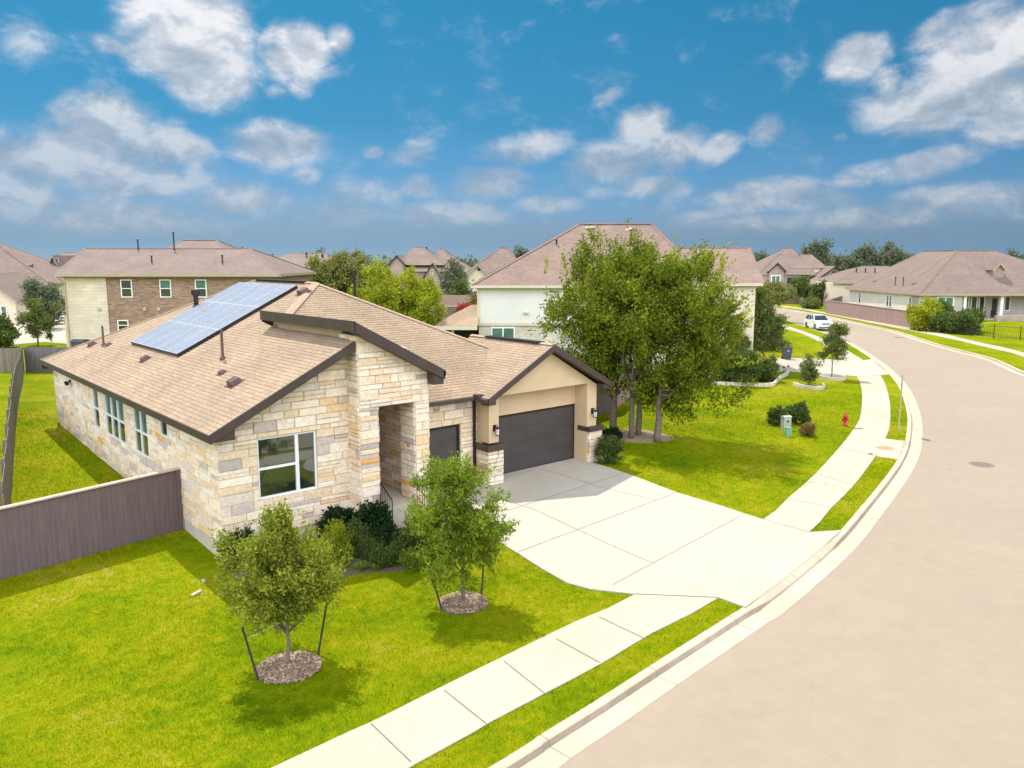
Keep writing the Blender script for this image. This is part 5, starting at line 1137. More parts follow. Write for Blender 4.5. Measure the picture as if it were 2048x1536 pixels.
# ------------------------------------------------------------------ vehicles
def vehicle(kind, p, heading, label):
    v = empty(kind, (p[0], p[1], p[2]), heading, label, 'suv' if kind == 'parked_suv' else 'pickup' if kind == 'pickup_truck' else 'car', None)
    suv = kind == 'parked_suv'; truck = kind == 'pickup_truck'
    Lh, Wd = (2.3, .92) if suv else (2.85, .97) if truck else (2.2, .88)
    zb = .32 if not truck else .42
    # body side outline (x forward, z up) with wheel arches
    if truck: prof = [(-2.85, .62), (-2.85, 1.18), (-.75, 1.20), (-.72, 1.22), (1.05, 1.24), (2.55, 1.16), (2.82, 1.02), (2.85, .55)]; wb = (-1.75, 1.85); wr = .41
    elif suv: prof = [(-2.28, .55), (-2.30, .85), (-2.2, 1.12), (-1.9, 1.16), (1.0, 1.12), (1.95, 1.02), (2.22, .86), (2.30, .55)]; wb = (-1.38, 1.40); wr = .37
    else: prof = [(-2.2, .5), (-2.2, .95), (-1.6, 1.02), (1.0, 1.0), (1.9, .9), (2.2, .72), (2.2, .45)]; wb = (-1.3, 1.35); wr = .33
    low = [(prof[-1][0] - .05, zb)]
    for wx in sorted(wb, reverse=True):
        low += [(wx + (wr + .07) * math.cos(a), wr + (wr + .07) * math.sin(a)) for a in np.linspace(-.1, math.pi + .1, 9)]
    low += [(prof[0][0] + .05, zb)]
    poly = prof + low
    mb = MB(); n = len(poly)
    ys = [(-Wd, .94), (-Wd * .93, 1.0), (Wd * .93, 1.0), (Wd, .94)]
    ring = lambda y, s: [(x * (s if abs(x) > 1.9 else 1), y, z * (1 if z < 1 else .995 if s < 1 else 1)) for x, z in poly]
    rings = [ring(*q) for q in ys]; b = [q for r in rings for q in r]; fs = []
    for i in range(3):
        for k in range(n): fs.append((i * n + k, (i + 1) * n + k, (i + 1) * n + (k + 1) % n, i * n + (k + 1) % n))
    tris = delaunay_2d_cdt([Vector(q) for q in poly], [], [list(range(n))], 1, 1e-6)
    for f in tris[2]:
        pts2 = [tris[0][i] for i in f]
        for yy, s in ((-Wd, .94), (Wd, .94)): mb.face([(q.x * (s if abs(q.x) > 1.9 else 1), yy, q.y * (1 if q.y < 1 else .995)) for q in (pts2 if yy < 0 else pts2[::-1])])
    mb.raw(b, fs); body = mb.build('body', M['car'], v)
    # cabin: tapered glasshouse with pillars
    if truck: c0, c1, r0, r1, zc, zt = -.75, 1.15, -.62, .45, 1.2, 1.86
    elif suv: c0, c1, r0, r1, zc, zt = -2.15, 1.05, -1.65, .25, 1.12, 1.68
    else: c0, c1, r0, r1, zc, zt = -1.7, 1.1, -1.0, .3, 1.0, 1.42
    wl, wt = Wd * .93, Wd * .76
    A = [(c0, -wl, zc), (c1, -wl, zc), (c1, wl, zc), (c0, wl, zc)]; B = [(r0, -wt, zt), (r1, -wt, zt), (r1, wt, zt), (r0, wt, zt)]
    mb = MB(); mb.face(B); 
    for i in range(4): j = (i + 1) % 4; mb.face([A[i], A[j], B[j], B[i]])
    mb.build('cabin', M['car'], v, bevel=.05)
    g = MB()
    def pane(q, ins=.1, out=.012):
        q = [np.array(x, float) for x in q]; c = sum(q) / 4; nrm = np.cross(q[1] - q[0], q[2] - q[0]); nrm /= np.linalg.norm(nrm); 
        g.face([x + (c - x) * ins + nrm * out for x in q])
    pane([A[1], A[2], B[2], B[1]], .10); pane([A[3], A[0], B[0], B[3]], .13)
    for s in (0, 1):
        lo0, lo1, hi0, hi1 = (A[0], A[1], B[0], B[1]) if s == 0 else (A[2], A[3], B[2], B[3]); lo0, lo1, hi0, hi1 = [np.array(q, float) for q in (lo0, lo1, hi0, hi1)]
        for a, b_ in ((.02, .36), (.38, .66), (.68, .98)) if not truck else ((.03, .46), (.50, .97)): pane([lo0 + (lo1 - lo0) * a, lo0 + (lo1 - lo0) * b_, hi0 + (hi1 - hi0) * b_, hi0 + (hi1 - hi0) * a], .09)
    g.build('window_glass', M['carglass'], v)
    for wx in wb:
        for s in (-1, 1):
            w = empty('wheel'); w.parent = v; w.location = (wx, s * (Wd - .12), wr)
            t = MB(); t.tube([(0, -.11, 0), (0, -.10, 0), (0, .10, 0), (0, .11, 0)], [wr - .03, wr, wr, wr - .03], 20); t.build('tyre', M['tyre'], w)
            t = MB(); t.tube([(0, s * .112, 0), (0, s * .122, 0)], [wr * .66, wr * .60], 16); t.build('rim', M['rim'], w)
            t = MB()
            for k in range(5): a = k * 1.2566; t.tube([(0, s * .126, 0), (wr * .55 * math.cos(a), s * .126, wr * .55 * math.sin(a))], .028, 4)
            t.build('spokes', M['metal_dark'], w)
    fx = prof[-2][0] * (.94 if abs(prof[-2][0]) > 1.9 else 1); fx = prof[-2][0]
    zh = .86 if not truck else 1.0
    for s in (-1, 1):
        h = MB(); h.box(fx - .16, fx + .015, s * (Wd - .32) - .17, s * (Wd - .32) + .17, zh - .10, zh + .05); h.build('headlight', M['headlight'], v, bevel=.03)
        h = MB(); h.box(.8, .98, s * (Wd + .1) - .1, s * (Wd + .1) + .1, zc - .02, zc + .14); h.build('mirror', M['car'], v, bevel=.03)
        h = MB(); h.box(-Lh - .02, -Lh + .12, s * (Wd - .16) - .09, s * (Wd - .16) + .09, .82, 1.1); h.build('tail_light', M['redpaint'], v)
    h = MB(); h.box(fx + .0, fx + .05, -.42, .42, zh - .13, zh + .05)
    for k in range(5): h.box(fx + .05, fx + .062, -.40, .40, zh - .11 + k * .032, zh - .095 + k * .032)
    h.build('grille', M['grille'], v)
    h = MB(); h.box(fx - .02, fx + .10, -Wd * .8, Wd * .8, .38 if not truck else .52, .52 if not truck else .66); h.box(fx + .1, fx + .115, -.25, .25, .42, .53); h.build('bumper', M['grille'] if not truck else M['rim'], v)
    if suv:
        for s in (-1, 1): h = MB(); h.tube([(-1.5, s * .66, 1.70), (-1.4, s * .66, 1.75), (0, s * .66, 1.76), (.1, s * .66, 1.70)], .022, 6); h.build('roof_rail', M['rim'], v)
    return v
ps = G(1636, 659, ZR); i0 = min(range(len(near)), key=lambda i: np.linalg.norm(near[i] - ps[:2])); td = near[i0 - 2] - near[i0 + 2]; td /= np.linalg.norm(td)
off = np.array((td[1], -td[0])); off = -off if off @ (ps[:2] - near[i0]) < 0 else off
sp = near[i0] + off * 1.35
vehicle('parked_suv', (ps[0], ps[1], ZR), math.atan2(td[1], td[0]) + .10, 'white suv parked at the kerb on the bend, its grille toward the camera')
pt = G(1613, 606, 0); vehicle('pickup_truck', (pt[0], pt[1], .02), math.atan2(*(-FH[:2] * .75 + RT[:2] * .66)[::-1]), 'white pickup truck parked on the far brick house driveway')

# ------------------------------------------------------------------ houses
def walls(parent, x0, x1, y0, y1, z0, z1, m, name='wall'):
    mb = MB(); mb.box(x0, x1, y0, y1, z0, z1); return mb.build(name, m, parent)
def hip(parent, x0, x1, y0, y1, ze, ra, rb, oh=.45, m='shingle_far', fas='gutter_tan', name='roof', soffit=True):
    """roof over a rectangle; ra, rb = ridge ends (x, y, z). A ridge end on the eave line makes a gable there"""
    X0, X1, Y0, Y1 = x0 - oh, x1 + oh, y0 - oh, y1 + oh; e = [(X0, Y0, ze), (X1, Y0, ze), (X1, Y1, ze), (X0, Y1, ze)]; mb = MB()
    alongx = abs(ra[0] - rb[0]) >= abs(ra[1] - rb[1])
    if alongx: fs = [[e[0], e[1], rb, ra], [e[1], e[2], rb], [e[2], e[3], ra, rb], [e[3], e[0], ra]]
    else: fs = [[e[0], e[1], ra], [e[1], e[2], rb, ra], [e[2], e[3], rb], [e[3], e[0], ra, rb]]
    for f in fs:
        a = Vector(f[1]) - Vector(f[0]); b = Vector(f[2]) - Vector(f[0]); n = a.cross(b)
        if abs(n.normalized().z) < .02: continue
        mb.face(f)
    r = mb.build(name, M[m], parent)
    f = MB(); h = .2 if soffit else .02
    for (a, b) in ((e[0], e[1]), (e[1], e[2]), (e[2], e[3]), (e[3], e[0])):
        f.face([(a[0], a[1], ze - h), (b[0], b[1], ze - h), (b[0], b[1], ze - .004), (a[0], a[1], ze - .004)])
    f.face([(X0, Y0, ze - h + .01), (X0, Y1, ze - h + .01), (X1, Y1, ze - h + .01), (X1, Y0, ze - h + .01)])
    if soffit: f.build('eave_board', M[fas], parent)
    c = MB()
    for f_ in ((ra, rb),): 
        if Vector(ra).__sub__(Vector(rb)).length > .3: cap_strip(c, ra, rb, .16, .03)
    for a, b in (((e[0]), ra), (e[3], ra if alongx else rb), (e[1], rb if alongx else ra), (e[2], rb)): cap_strip(c, a, b, .16, .03)
    c.build('ridge_cap', M[m], r); return r
def rpipe(parent, x, y, z, h, r=.06, m='metal_dark'):
    mb = MB(); mb.lathe([(r * 1.8, -.3), (r * 1.6, .03), (r, .08), (r, h), (r * 1.5, h), (r * 1.5, h + .12), (r * .5, h + .15)], (x, y, z), 8); mb.build('vent_pipe', M[m], parent)
def rbox(parent, x, y, z, s=.25):
    mb = MB(); mb.prism([(y - s, z - .1), (y - s, z + .20), (y + s, z + .38), (y + s, z - .1)], 'x', x - s, x + s); mb.build('roof_vent', M['shingle_far'], parent)
def gable_front(parent, x0, x1, y0, y1, z0, ze, za, oh, mw, fas='metal_dark', shing='shingle_far', xa=None):
    """a front-facing gable: wall with a triangular top and two roof slopes"""
    xa = (x0 + x1) / 2 if xa is None else xa
    mb = MB(); mb.prism([(x0, z0), (x1, z0), (x1, ze), (xa, za), (x0, ze)], 'y', y0, y1); mb.build('gable_wall', M[mw], parent)
    sL = (za - ze) / (xa - x0); sR = (za - ze) / (x1 - xa); mb = MB()
    L0 = (x0 - oh, ze - sL * oh); R0 = (x1 + oh, ze - sR * oh); Y0 = y0 - oh
    for (p, q) in ((L0, (xa, za)), ((xa, za), R0)):
        mb.face([(p[0], Y0, p[1] + .10), (q[0], Y0, q[1] + .10), (q[0], y1, q[1] + .10), (p[0], y1, p[1] + .10)])
    mb.build('gable_roof', M[shing], parent); f = MB()
    f.prism([(L0[0], L0[1] - .14), (xa, za - .14), (xa, za + .09), (L0[0], L0[1] + .09)], 'y', Y0 - .04, Y0 + .03); f.prism([(xa, za - .14), (R0[0], R0[1] - .14), (R0[0], R0[1] + .09), (xa, za + .09)], 'y', Y0 - .04, Y0 + .03)
    f.build('rake_board', M[fas], parent)
def wnd(parent, x0, x1, z0, z1, y, style='hung', gl='green', fw=.08): return window(x0, x1, z0, z1, (0, y, 0), (1, 0, 0), (0, -1, 0), style, gl, parent, fw, .01)
def cam_house(name, D, label, cat='house', rz=0.0, px=1024):
    """an Empty at distance D under column px; local x runs to the camera's right, local y away from it"""
    x, _ = at(px, 600, D); p = CF(x, D); return empty(name, (p[0], p[1], 0), -YAW + rz, label, cat, None), x
def X(px, py, D, x0): return at(px, py, D)[0] - x0
def Z(px, py, D): return at(px, py, D)[1]

# left two-storey house: limestone end, brown brick, three windows
D = 66; h1, c = cam_house('brick_house', D, 'two-storey house with brown brick wall and cream stone end, left behind the stone house', px=340)
ze = Z(340, 548, D); xl, xm, xr = X(133, 620, D, c), X(216, 620, D, c), X(556, 620, D, c)
walls(h1, xl, xm, 0, 11, 0, ze - .1, M['limestone'], 'stone_wall'); walls(h1, xm, xr, .06, 11, 0, ze - .1, M['brick'], 'brick_wall')
mb = MB(); mb.box(xl - .2, xr + .1, -.12, -.005, ze - .3, ze - .12); mb.build('frieze_board', M['gutter_tan'], h1)
D2 = D + 5.5; hip(h1, xl, xr, 0, 11, ze, (X(172, 497, D2, c), 5.5, Z(170, 497, D2)), (X(500, 497, D2, c), 5.5, Z(170, 497, D2)), .5)
D3 = D + 7.5; hip(h1, X(315, 520, D3, c), X(548, 520, D3, c), 1.5, 13, Z(450, 528, D) - .75, (X(366, 480, D3, c), 7.5, Z(400, 480, D3)), (X(432, 480, D3, c), 7.5, Z(400, 480, D3)), .3, soffit=False)
for px, gl in ((253, 'glass'), (331, 'green'), (402, 'green')): wnd(h1, X(px - 11.5, 580, D, c), X(px + 11.5, 580, D, c), Z(px, 595, D), Z(px, 559, D), .06, 'hung', gl)
wnd(h1, X(235, 650, D, c), X(257, 650, D, c), Z(245, 661, D), Z(245, 640, D), .06, 'hung', 'glass')
for px, py, hp in ((276, 492, .9), (348, 489, 1.4), (304, 528, 1.1), (445, 527, 1.1)):
    dd = D + (5.2 if py < 500 else 2.0); rpipe(h1, X(px, py, dd, c), dd - D, Z(px, py + (10 if py < 500 else 12), dd), hp, .06)
mb = MB(); mb.tube([(xl + .05, -.08, .1), (xl + .05, -.08, ze - .7), (xl - .35, -.35, ze - .2)], .06, 8); mb.build('downspout', M['gutter_tan'], h1)
for px, py in ((199, 618), (290, 618), (318, 618)): mb = MB(); x, z = X(px, py, D, c), Z(px, py, D); mb.box(x - .13, x + .13, -.10, (.0 if px < 216 else .06), z - .13, z + .13); mb.build('wall_vent', M['porchwall'], h1)
# its small side porch
xp0, xp1 = X(101, 640, D, c), xl; zpe = Z(101, 627, D)
for x in (X(107, 650, D, c), X(128, 650, D, c)): mb = MB(); mb.box(x - .17, x + .17, 2.0, 2.34, 0, zpe); mb.build('porch_post', M['trim_cream'], h1)
mb = MB(); mb.box(xp0, xp1, 2.0, 4.5, zpe - .25, zpe); mb.prism([(xp0 - .3, zpe), (xp1, zpe), (xp1, zpe + 1.25)], 'y', 1.8, 4.7); mb.build('porch_beam', M['porchwall'], h1)
mb = MB(); mb.face([(xp0 - .5, 1.6, zpe - .05), (xp1 + .3, 1.6, zpe + 1.45), (xp1 + .3, 4.9, zpe + 1.45), (xp0 - .5, 4.9, zpe - .05)]); mb.prism([(xp0 - .5, zpe - .2), (xp1 + .3, zpe + 1.3), (xp1 + .3, zpe + 1.44), (xp0 - .5, zpe - .06)], 'y', 1.55, 1.62); mb.build('porch_roof', M['shingle_far'], h1)
mb = MB()
for k in range(7): x = X(109 + 2.8 * k, 690, D, c); mb.tube([(x, 2.1, .0), (x + .1 * math.sin(k * 2), 2.1, 1.05)], .025, 5)
mb.tube([(xp0, 2.1, 1.05), (xp1, 2.1, 1.05)], .04, 5); mb.tube([(xp0, 2.1, .2), (xp1, 2.1, .2)], .03, 5); mb.build('porch_railing', M['metal_dark'], h1)
p = CF(at(161, 690, 64)[0], 64); b = bin_(161, 700, 'dark wheelie bin against the cream stone end of the brick house', 1.5); b.location = (p[0], p[1], 0)
# roofs further left
D = 112; h2, c = cam_house('gable_house', D, 'large pinkish hipped roof at the left photo edge, behind the small tree', px=0)
ze = Z(20, 566, D); walls(h2, X(-190, 580, D, c), X(98, 580, D, c), 0, 14, 0, ze, M['creamwall']); hip(h2, X(-190, 580, D, c), X(98, 580, D, c), 0, 14, ze, (X(-80, 478, D + 7, c), 7, Z(0, 480, D + 7)), (X(-15, 478, D + 7, c), 7, Z(0, 480, D + 7)), .5)
for px, py in ((58, 530), (22, 563), (37, 565)): rbox(h2, X(px, py, D + 3, c), 3, Z(px, py + 3, D + 3), .4)
D = 100; h2b, c = cam_house('cream_house', D, 'cream gabled house cut by the left photo edge, in front of the large hipped roof', px=0)
gable_front(h2b, X(-110, 600, D, c), X(30, 600, D, c), 0, 10, 0, Z(30, 598, D), Z(-30, 548, D), .5, 'creamwall', 'gutter_tan')
wnd(h2b, X(2, 620, D, c), X(14, 620, D, c), Z(5, 636, D), Z(5, 612, D), 0, 'hung', 'glass_far')
D = 122; h3, c = cam_house('gable_house', D, 'pale gabled house partly hidden behind the cream stone end of the brick house', px=110)
ze = Z(110, 545, D); walls(h3, X(60, 580, D, c), X(175, 580, D, c), 2, 14, 0, ze, M['whitewall']); hip(h3, X(60, 560, D, c), X(175, 560, D, c), 2, 14, ze, (X(128, 506, D + 8, c), 8, Z(137, 505, D + 8)), (X(150, 506, D + 8, c), 8, Z(137, 505, D + 8)), .5)
gable_front(h3, X(88, 560, D, c), X(136, 560, D, c), 0, 8, 0, Z(110, 560, D), Z(112, 512, D), .5, 'pinkbrick', 'gutter_tan'); wnd(h3, X(110, 520, D, c), X(117, 520, D, c), Z(114, 525, D), Z(114, 517, D), -.005, 'one', 'glass_far', .04)
pc = CF(at(105, 605, 100)[0], 100); vehicle('parked_car', (pc[0], pc[1], .02), math.atan2(*(RT[:2] * .8 - FH[:2] * .5)[::-1]), 'pale car parked far left behind the small leafy tree')
# houses in the middle distance
D = 108; h4, c = cam_house('grey_house', D, 'distant low house with long greyish roof, between the brick house and the olive tree', px=600)
ze = Z(600, 534, D); walls(h4, X(520, 550, D, c), X(668, 550, D, c), 0, 12, 0, ze, M['porchwall']); hip(h4, X(520, 550, D, c), X(668, 550, D, c), 0, 12, ze, (X(577, 507, D + 6, c), 6, Z(600, 507, D + 6)), (X(650, 507, D + 6, c), 6, Z(600, 507, D + 6)), .5)
rpipe(h4, X(613, 515, D + 4, c), 4, Z(613, 520, D + 4), .9, .1); rpipe(h4, X(645, 515, D + 4, c), 4, Z(645, 518, D + 4), .5, .14)
D = 128; h5, c = cam_house('gabled_house', D, 'distant pinkish house with two roof peaks and a front gable, above the bright green tree', px=860)
ze = Z(860, 541, D); walls(h5, X(786, 560, D, c), X(934, 560, D, c), 2, 16, 0, ze, M['pinkbrick'])
hip(h5, X(800, 530, D, c), X(880, 530, D, c), 3, 15, Z(850, 528, D), (X(828, 495, D + 8, c), 8, Z(838, 494, D + 8)), (X(846, 495, D + 8, c), 8, Z(838, 494, D + 8)), .5); hip(h5, X(852, 530, D, c), X(934, 530, D, c), 2.5, 15, Z(850, 545, D), (X(880, 497, D + 8, c), 8, Z(881, 497, D + 8)), (X(884, 497, D + 8, c), 8, Z(881, 497, D + 8)), .5)
hip(h5, X(786, 530, D, c), X(934, 530, D, c), 2, 16, ze, (X(812, 510, D + 7, c), 8, Z(838, 512, D + 8)), (X(905, 510, D + 7, c), 8, Z(838, 512, D + 8)), .5)
gable_front(h5, X(780, 530, D, c), X(806, 530, D, c), .5, 8, 0, Z(790, 526, D), Z(793, 511, D), .3, 'pinkbrick'); gable_front(h5, X(850, 545, D, c), X(880, 545, D, c), 0, 8, 0, Z(865, 550, D), Z(864, 527, D), .4, 'pinkbrick')
walls(h5, X(850, 560, D, c), X(925, 560, D, c), .8, 2, 0, Z(880, 556, D), M['whitewarm'], 'lower_wall'); wnd(h5, X(861, 540, D, c), X(867, 540, D, c), Z(864, 551, D), Z(864, 539, D), -.01, 'hung', 'glass_far', .1); rpipe(h5, X(853, 500, D + 8, c), 8, Z(853, 505, D + 8), .8, .1)
D = 118; h6, c = cam_house('tan_house', D, 'distant tan house with a steep roof and small attic window, left of the white house', px=980)
ze = Z(980, 558, D); walls(h6, X(925, 560, D, c), X(1050, 560, D, c), 1, 13, 0, ze, M['pinkbrick']); hip(h6, X(920, 560, D, c), X(1060, 560, D, c), 1, 13, ze, (X(1000, 495, D + 7, c), 7, Z(1007, 495, D + 7)), (X(1014, 495, D + 7, c), 7, Z(1007, 495, D + 7)), .5)
gable_front(h6, X(928, 560, D, c), X(982, 560, D, c), 0, 8, 0, Z(955, 556, D), Z(956, 529, D), .5, 'creamwall', 'gutter_tan'); wnd(h6, X(954, 540, D, c), X(962, 540, D, c), Z(958, 543, D), Z(958, 535, D), -.01, 'one', 'glass_far', .06)
# things between: fences and a car
cfp = lambda px, D: CF(at(px, 600, D)[0], D)[:2]
board_fence('distant_fence', cfp(866, 92), cfp(960, 92), 2.0 + 0, M['fence_pink'], 'brown fence below the white car, seen left of the white house', None, [2, 4.5], top0=(Z(900, 590, 92),) * 2)
board_fence('distant_fence', cfp(852, 84), cfp(958, 84), 1.2, M['greywood'] if 'greywood' in M else M['fence_grey'], 'low pale fence in front of the brown distant fence', M['trim_cream'], None, top0=(Z(900, 613, 84),) * 2)
board_fence('distant_fence', cfp(840, 72), cfp(958, 72), 1.8, M['fence_dark'], 'dark fence behind the patio roof of the white house', None, None, top0=(Z(900, 627, 72),) * 2)
pc = CF(at(944, 585, 104)[0], 104); vehicle('parked_car', (pc[0], pc[1], Z(944, 592, 104) - .1), math.atan2(*(RT[:2])[::-1]) + .3, 'white car roof showing above the brown distant fence')
struct(sheet('parking_pad', [tuple(CF(at(px, 600, dd)[0], dd)[:2]) for px, dd in ((900, 100), (990, 100), (990, 109), (900, 109))], Z(944, 592, 104) - .13, M['walk'], 3, 3.0, interior=False))
# white house
D = 58; h7, c = cam_house('white_house', D, 'two-storey white stucco house with tan hipped roof behind the four tall trees', px=1230)
ze = Z(1000, 570, D); zm = Z(1000, 648, D); xl, xr = X(956, 600, D, c), X(1408, 600, D, c)
walls(h7, xl, xr, 0, 13, zm, ze - .05, M['whitewall'], 'upper_wall'); walls(h7, xl + .05, xr, .05, 12.9, 0, zm, M['blockwall'], 'lower_wall')
mb = MB(); mb.box(xl - .05, xr, -.06, -.004, zm - .12, zm + .1); mb.box(xl - .06, xl + .14, -.05, -.003, zm + .1, ze - .2); mb.build('band_trim', M['trim_cream'], h7)
zr = Z(1230, 448, D + 7); hip(h7, xl, xr, 0, 13, ze, (X(1158, 448, D + 7, c), 6.5, zr), (X(1300, 448, D + 7, c), 6.5, zr), .5, 'shingle_red', 'trim_cream')
xl2, xr2 = X(1380, 600, D, c), X(1502, 600, D, c); ze2 = Z(1480, 566, D - 1)
walls(h7, xl2, xr2, -1, 10, 0, ze2, M['creamwall'], 'side_wing_wall'); hip(h7, xl2, xr2, -1, 10, ze2, (xl2 - 2, 4.5, Z(1450, 495, D + 4.5)), (X(1497, 495, D + 4.5, c), 4.5, Z(1450, 495, D + 4.5)), .4, 'shingle_red', 'trim_cream')
wnd(h7, X(982, 670, D, c), X(1030, 670, D, c), Z(1000, 684, D), Z(1000, 654, D), .05, 'slide', 'green', .1)
mb = MB(); mb.lathe([(.18, 0), (.18, .12), (.1, .16)], (X(1052, 625, D, c), -.1, Z(1052, 627, D)), 10); mb.build('wall_vent', M['trim_cream'], h7)
for px, py in ((1075, 536), ): rbox(h7, X(px, py, D + 2.2, c), 2.2, Z(px, py + 4, D + 2.2), .3)
for px, py in ((1180, 459), (1258, 463)): 
    mb = MB(); x, z = X(px, py, D + 6, c), Z(px, py, D + 6); mb.lathe([(.25, -.4), (.25, .05), (.42, .08), (.35, .2), (.1, .27)], (x, 6, z), 12); mb.build('roof_vent', M['edging'], h7)
rpipe(h7, X(1113, 490, D + 4, c), 4, Z(1113, 498, D + 4), .6); rpipe(h7, X(1262, 480, D + 4, c), 4, Z(1262, 486, D + 4), .9)
# garage wing of the white house, cream, low
Dg = 53; zg = Z(1400, 690, Dg); walls(h7, X(1262, 700, Dg, c), X(1440, 700, Dg, c), Dg - D, 1, 0, zg, M['creamwall'], 'garage_wall'); hip(h7, X(1262, 700, Dg, c), X(1440, 700, Dg, c), Dg - D, 1, zg, (X(1320, 660, Dg, c), -2.2, zg + 1.6), (X(1400, 660, Dg, c), -2.2, zg + 1.6), .4, 'shingle_red', 'trim_cream')
# patio cover
Dp = 56; zp = Z(900, 652, Dp); x0, x1 = X(868, 650, Dp, c), xl + .02
mb = MB(); mb.face([(x0, Dp - D, zp), (x1, Dp - D, zp), (x1, Dp - D + 5, zp + 1.2), (x0 + 2.4, Dp - D + 5, zp + 1.2)]); mb.face([(x0, Dp - D + 5.6, zp), (x0, Dp - D, zp), (x0 + 2.4, Dp - D + 5, zp + 1.2)]); mb.build('patio_roof', M['shingle'], h7)
mb = MB(); mb.box(x0, x1, Dp - D - .02, Dp - D + .06, zp - .28, zp - .01); mb.box(x0 - .02, x0 + .06, Dp - D + .06, Dp - D + 5.6, zp - .28, zp - .01); mb.build('patio_beam', M['trim_cream'], h7)
for x in (x0 + .1, (x0 + x1) / 2 - .3): mb = MB(); mb.box(x, x + .16, Dp - D + .1, Dp - D + .26, 0, zp - .28); mb.build('patio_post', M['gutter_tan'], h7)
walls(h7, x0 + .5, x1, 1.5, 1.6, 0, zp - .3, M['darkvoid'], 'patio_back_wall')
# far brick house with the truck
D = 148; h8, c = cam_house('far_brick_house', D, 'far pinkish brick house with an arched front gable and the pickup on its driveway', px=1605)
ze = Z(1560, 547, D); walls(h8, X(1526, 580, D, c), X(1600, 580, D, c), 0, 12, 0, ze, M['pinkbrick']); walls(h8, X(1512, 570, D, c), X(1527, 570, D, c), 4, 14, 0, Z(1520, 545, D), M['whitewarm'], 'side_wall')
hip(h8, X(1518, 560, D, c), X(1625, 560, D, c), 0, 14, ze, (X(1570, 497, D + 7, c), 7, Z(1575, 496, D + 7)), (X(1582, 497, D + 7, c), 7, Z(1575, 496, D + 7)), .4)
walls(h8, X(1588, 545, D, c), X(1652, 545, D, c), 1.5, 12, 0, Z(1620, 534, D), M['whitewarm'], 'upper_wall'); hip(h8, X(1588, 540, D, c), X(1652, 540, D, c), 1.5, 12, Z(1620, 534, D), (X(1604, 510, D + 6, c), 6, Z(1610, 509, D + 6)), (X(1622, 510, D + 6, c), 6, Z(1610, 509, D + 6)), .4)
walls(h8, X(1592, 575, D, c), X(1622, 575, D, c), 1.2, 2, 0, Z(1605, 553, D), M['limestone'], 'stone_wall')
gable_front(h8, X(1537, 545, D, c), X(1566, 545, D, c), -.5, 6, 0, Z(1550, 540, D), Z(1552, 526, D), .4, 'pinkbrick'); gable_front(h8, X(1623, 560, D, c), X(1690, 560, D, c), -2.5, 8, 0, Z(1650, 558, D), Z(1657, 533, D), .5, 'pinkbrick')
wnd(h8, X(1540, 560, D, c), X(1559, 560, D, c), Z(1550, 580, D), Z(1550, 550, D), -.52, 'slide', 'glass_far', .18); wnd(h8, X(1605, 540, D, c), X(1614, 540, D, c), Z(1610, 553, D), Z(1610, 538, D), 1.48, 'hung', 'glass_far', .12)
def flat(parent, x0, x1, z0, z1, y, m, name): mb = MB(); mb.box(x0, x1, y - .05, y - .004, z0, z1); return mb.build(name, M[m], parent)
flat(h8, X(1574, 570, D, c), X(1592, 570, D, c), Z(1580, 580, D), Z(1580, 555, D), -.02, 'darkvoid', 'front_door'); flat(h8, X(1587, 570, D, c), X(1589, 570, D, c), Z(1580, 577, D), Z(1580, 558, D), -.075, 'trim_cream', 'door_sidelight')
flat(h8, X(1628, 590, D, c), X(1683, 590, D, c), Z(1650, 603, D), Z(1650, 581, D), -2.52, 'darkvoid', 'garage_door'); flat(h8, X(1624, 580, D, c), X(1690, 580, D, c), Z(1650, 580, D), Z(1650, 573, D), -2.52, 'limestone', 'stone_band'); flat(h8, X(1592, 590, D, c), X(1622, 590, D, c), Z(1605, 600, D), Z(1605, 580, D), 1.18, 'darkvoid', 'garage_door')
flat(h8, X(1653.5, 545, D, c), X(1661, 545, D, c), Z(1657, 552, D), Z(1657, 542, D), -2.52, 'darkvoid', 'attic_window')
# flag near the truck
p = CF(at(1648, 600, 128)[0], 128); fl_ = empty('flag', (p[0], p[1], 0), -YAW, 'small striped red and white flag hanging beside the far brick house garage', 'flag')
mb = MB(); mb.tube([(0, 0, 0), (0, 0, 2.9)], .035, 6); mb.tube([(0, 0, 2.1), (.75, 0, 3.0)], .025, 6); mb.build('flag_pole', M['steel'], fl_)
mb = MB()
for k in range(7):
    z1 = 2.95 - k * .02; a = .12 + k * .085
    mb.face([(a, -.03 * (k % 2), 2.1 + .9 * a / .75), (a + .085, -.03 * ((k + 1) % 2), 2.1 + .9 * (a + .085) / .75), (a + .085 + .12, -.03 * ((k + 1) % 2), .85 + .5 * a), (a + .12, -.03 * (k % 2), .82 + .5 * a)], k % 2)
mb.face([(.12, -.05, 2.24), (.42, -.05, 2.60), (.44, -.05, 2.0), (.15, -.05, 1.7)], 2); mb.build('cloth', [M['redpaint'], M['white'], M['bin']], fl_)
# porch house at right
D = 106; h9, c = cam_house('porch_house', D, 'low house with wide brown hipped roof and covered porch, behind the iron fence', px=1900)
ze = Z(1900, 588, D); xa, xb = X(1838, 600, D, c), X(2260, 600, D, c)
walls(h9, xa, X(1925, 600, D, c), 0, 12, 0, ze, M['porchwall']); walls(h9, X(1925, 600, D, c), xb, 2.6, 12, 0, ze, M['porchwall'], 'porch_wall')
zr = Z(1950, 501, D + 9)
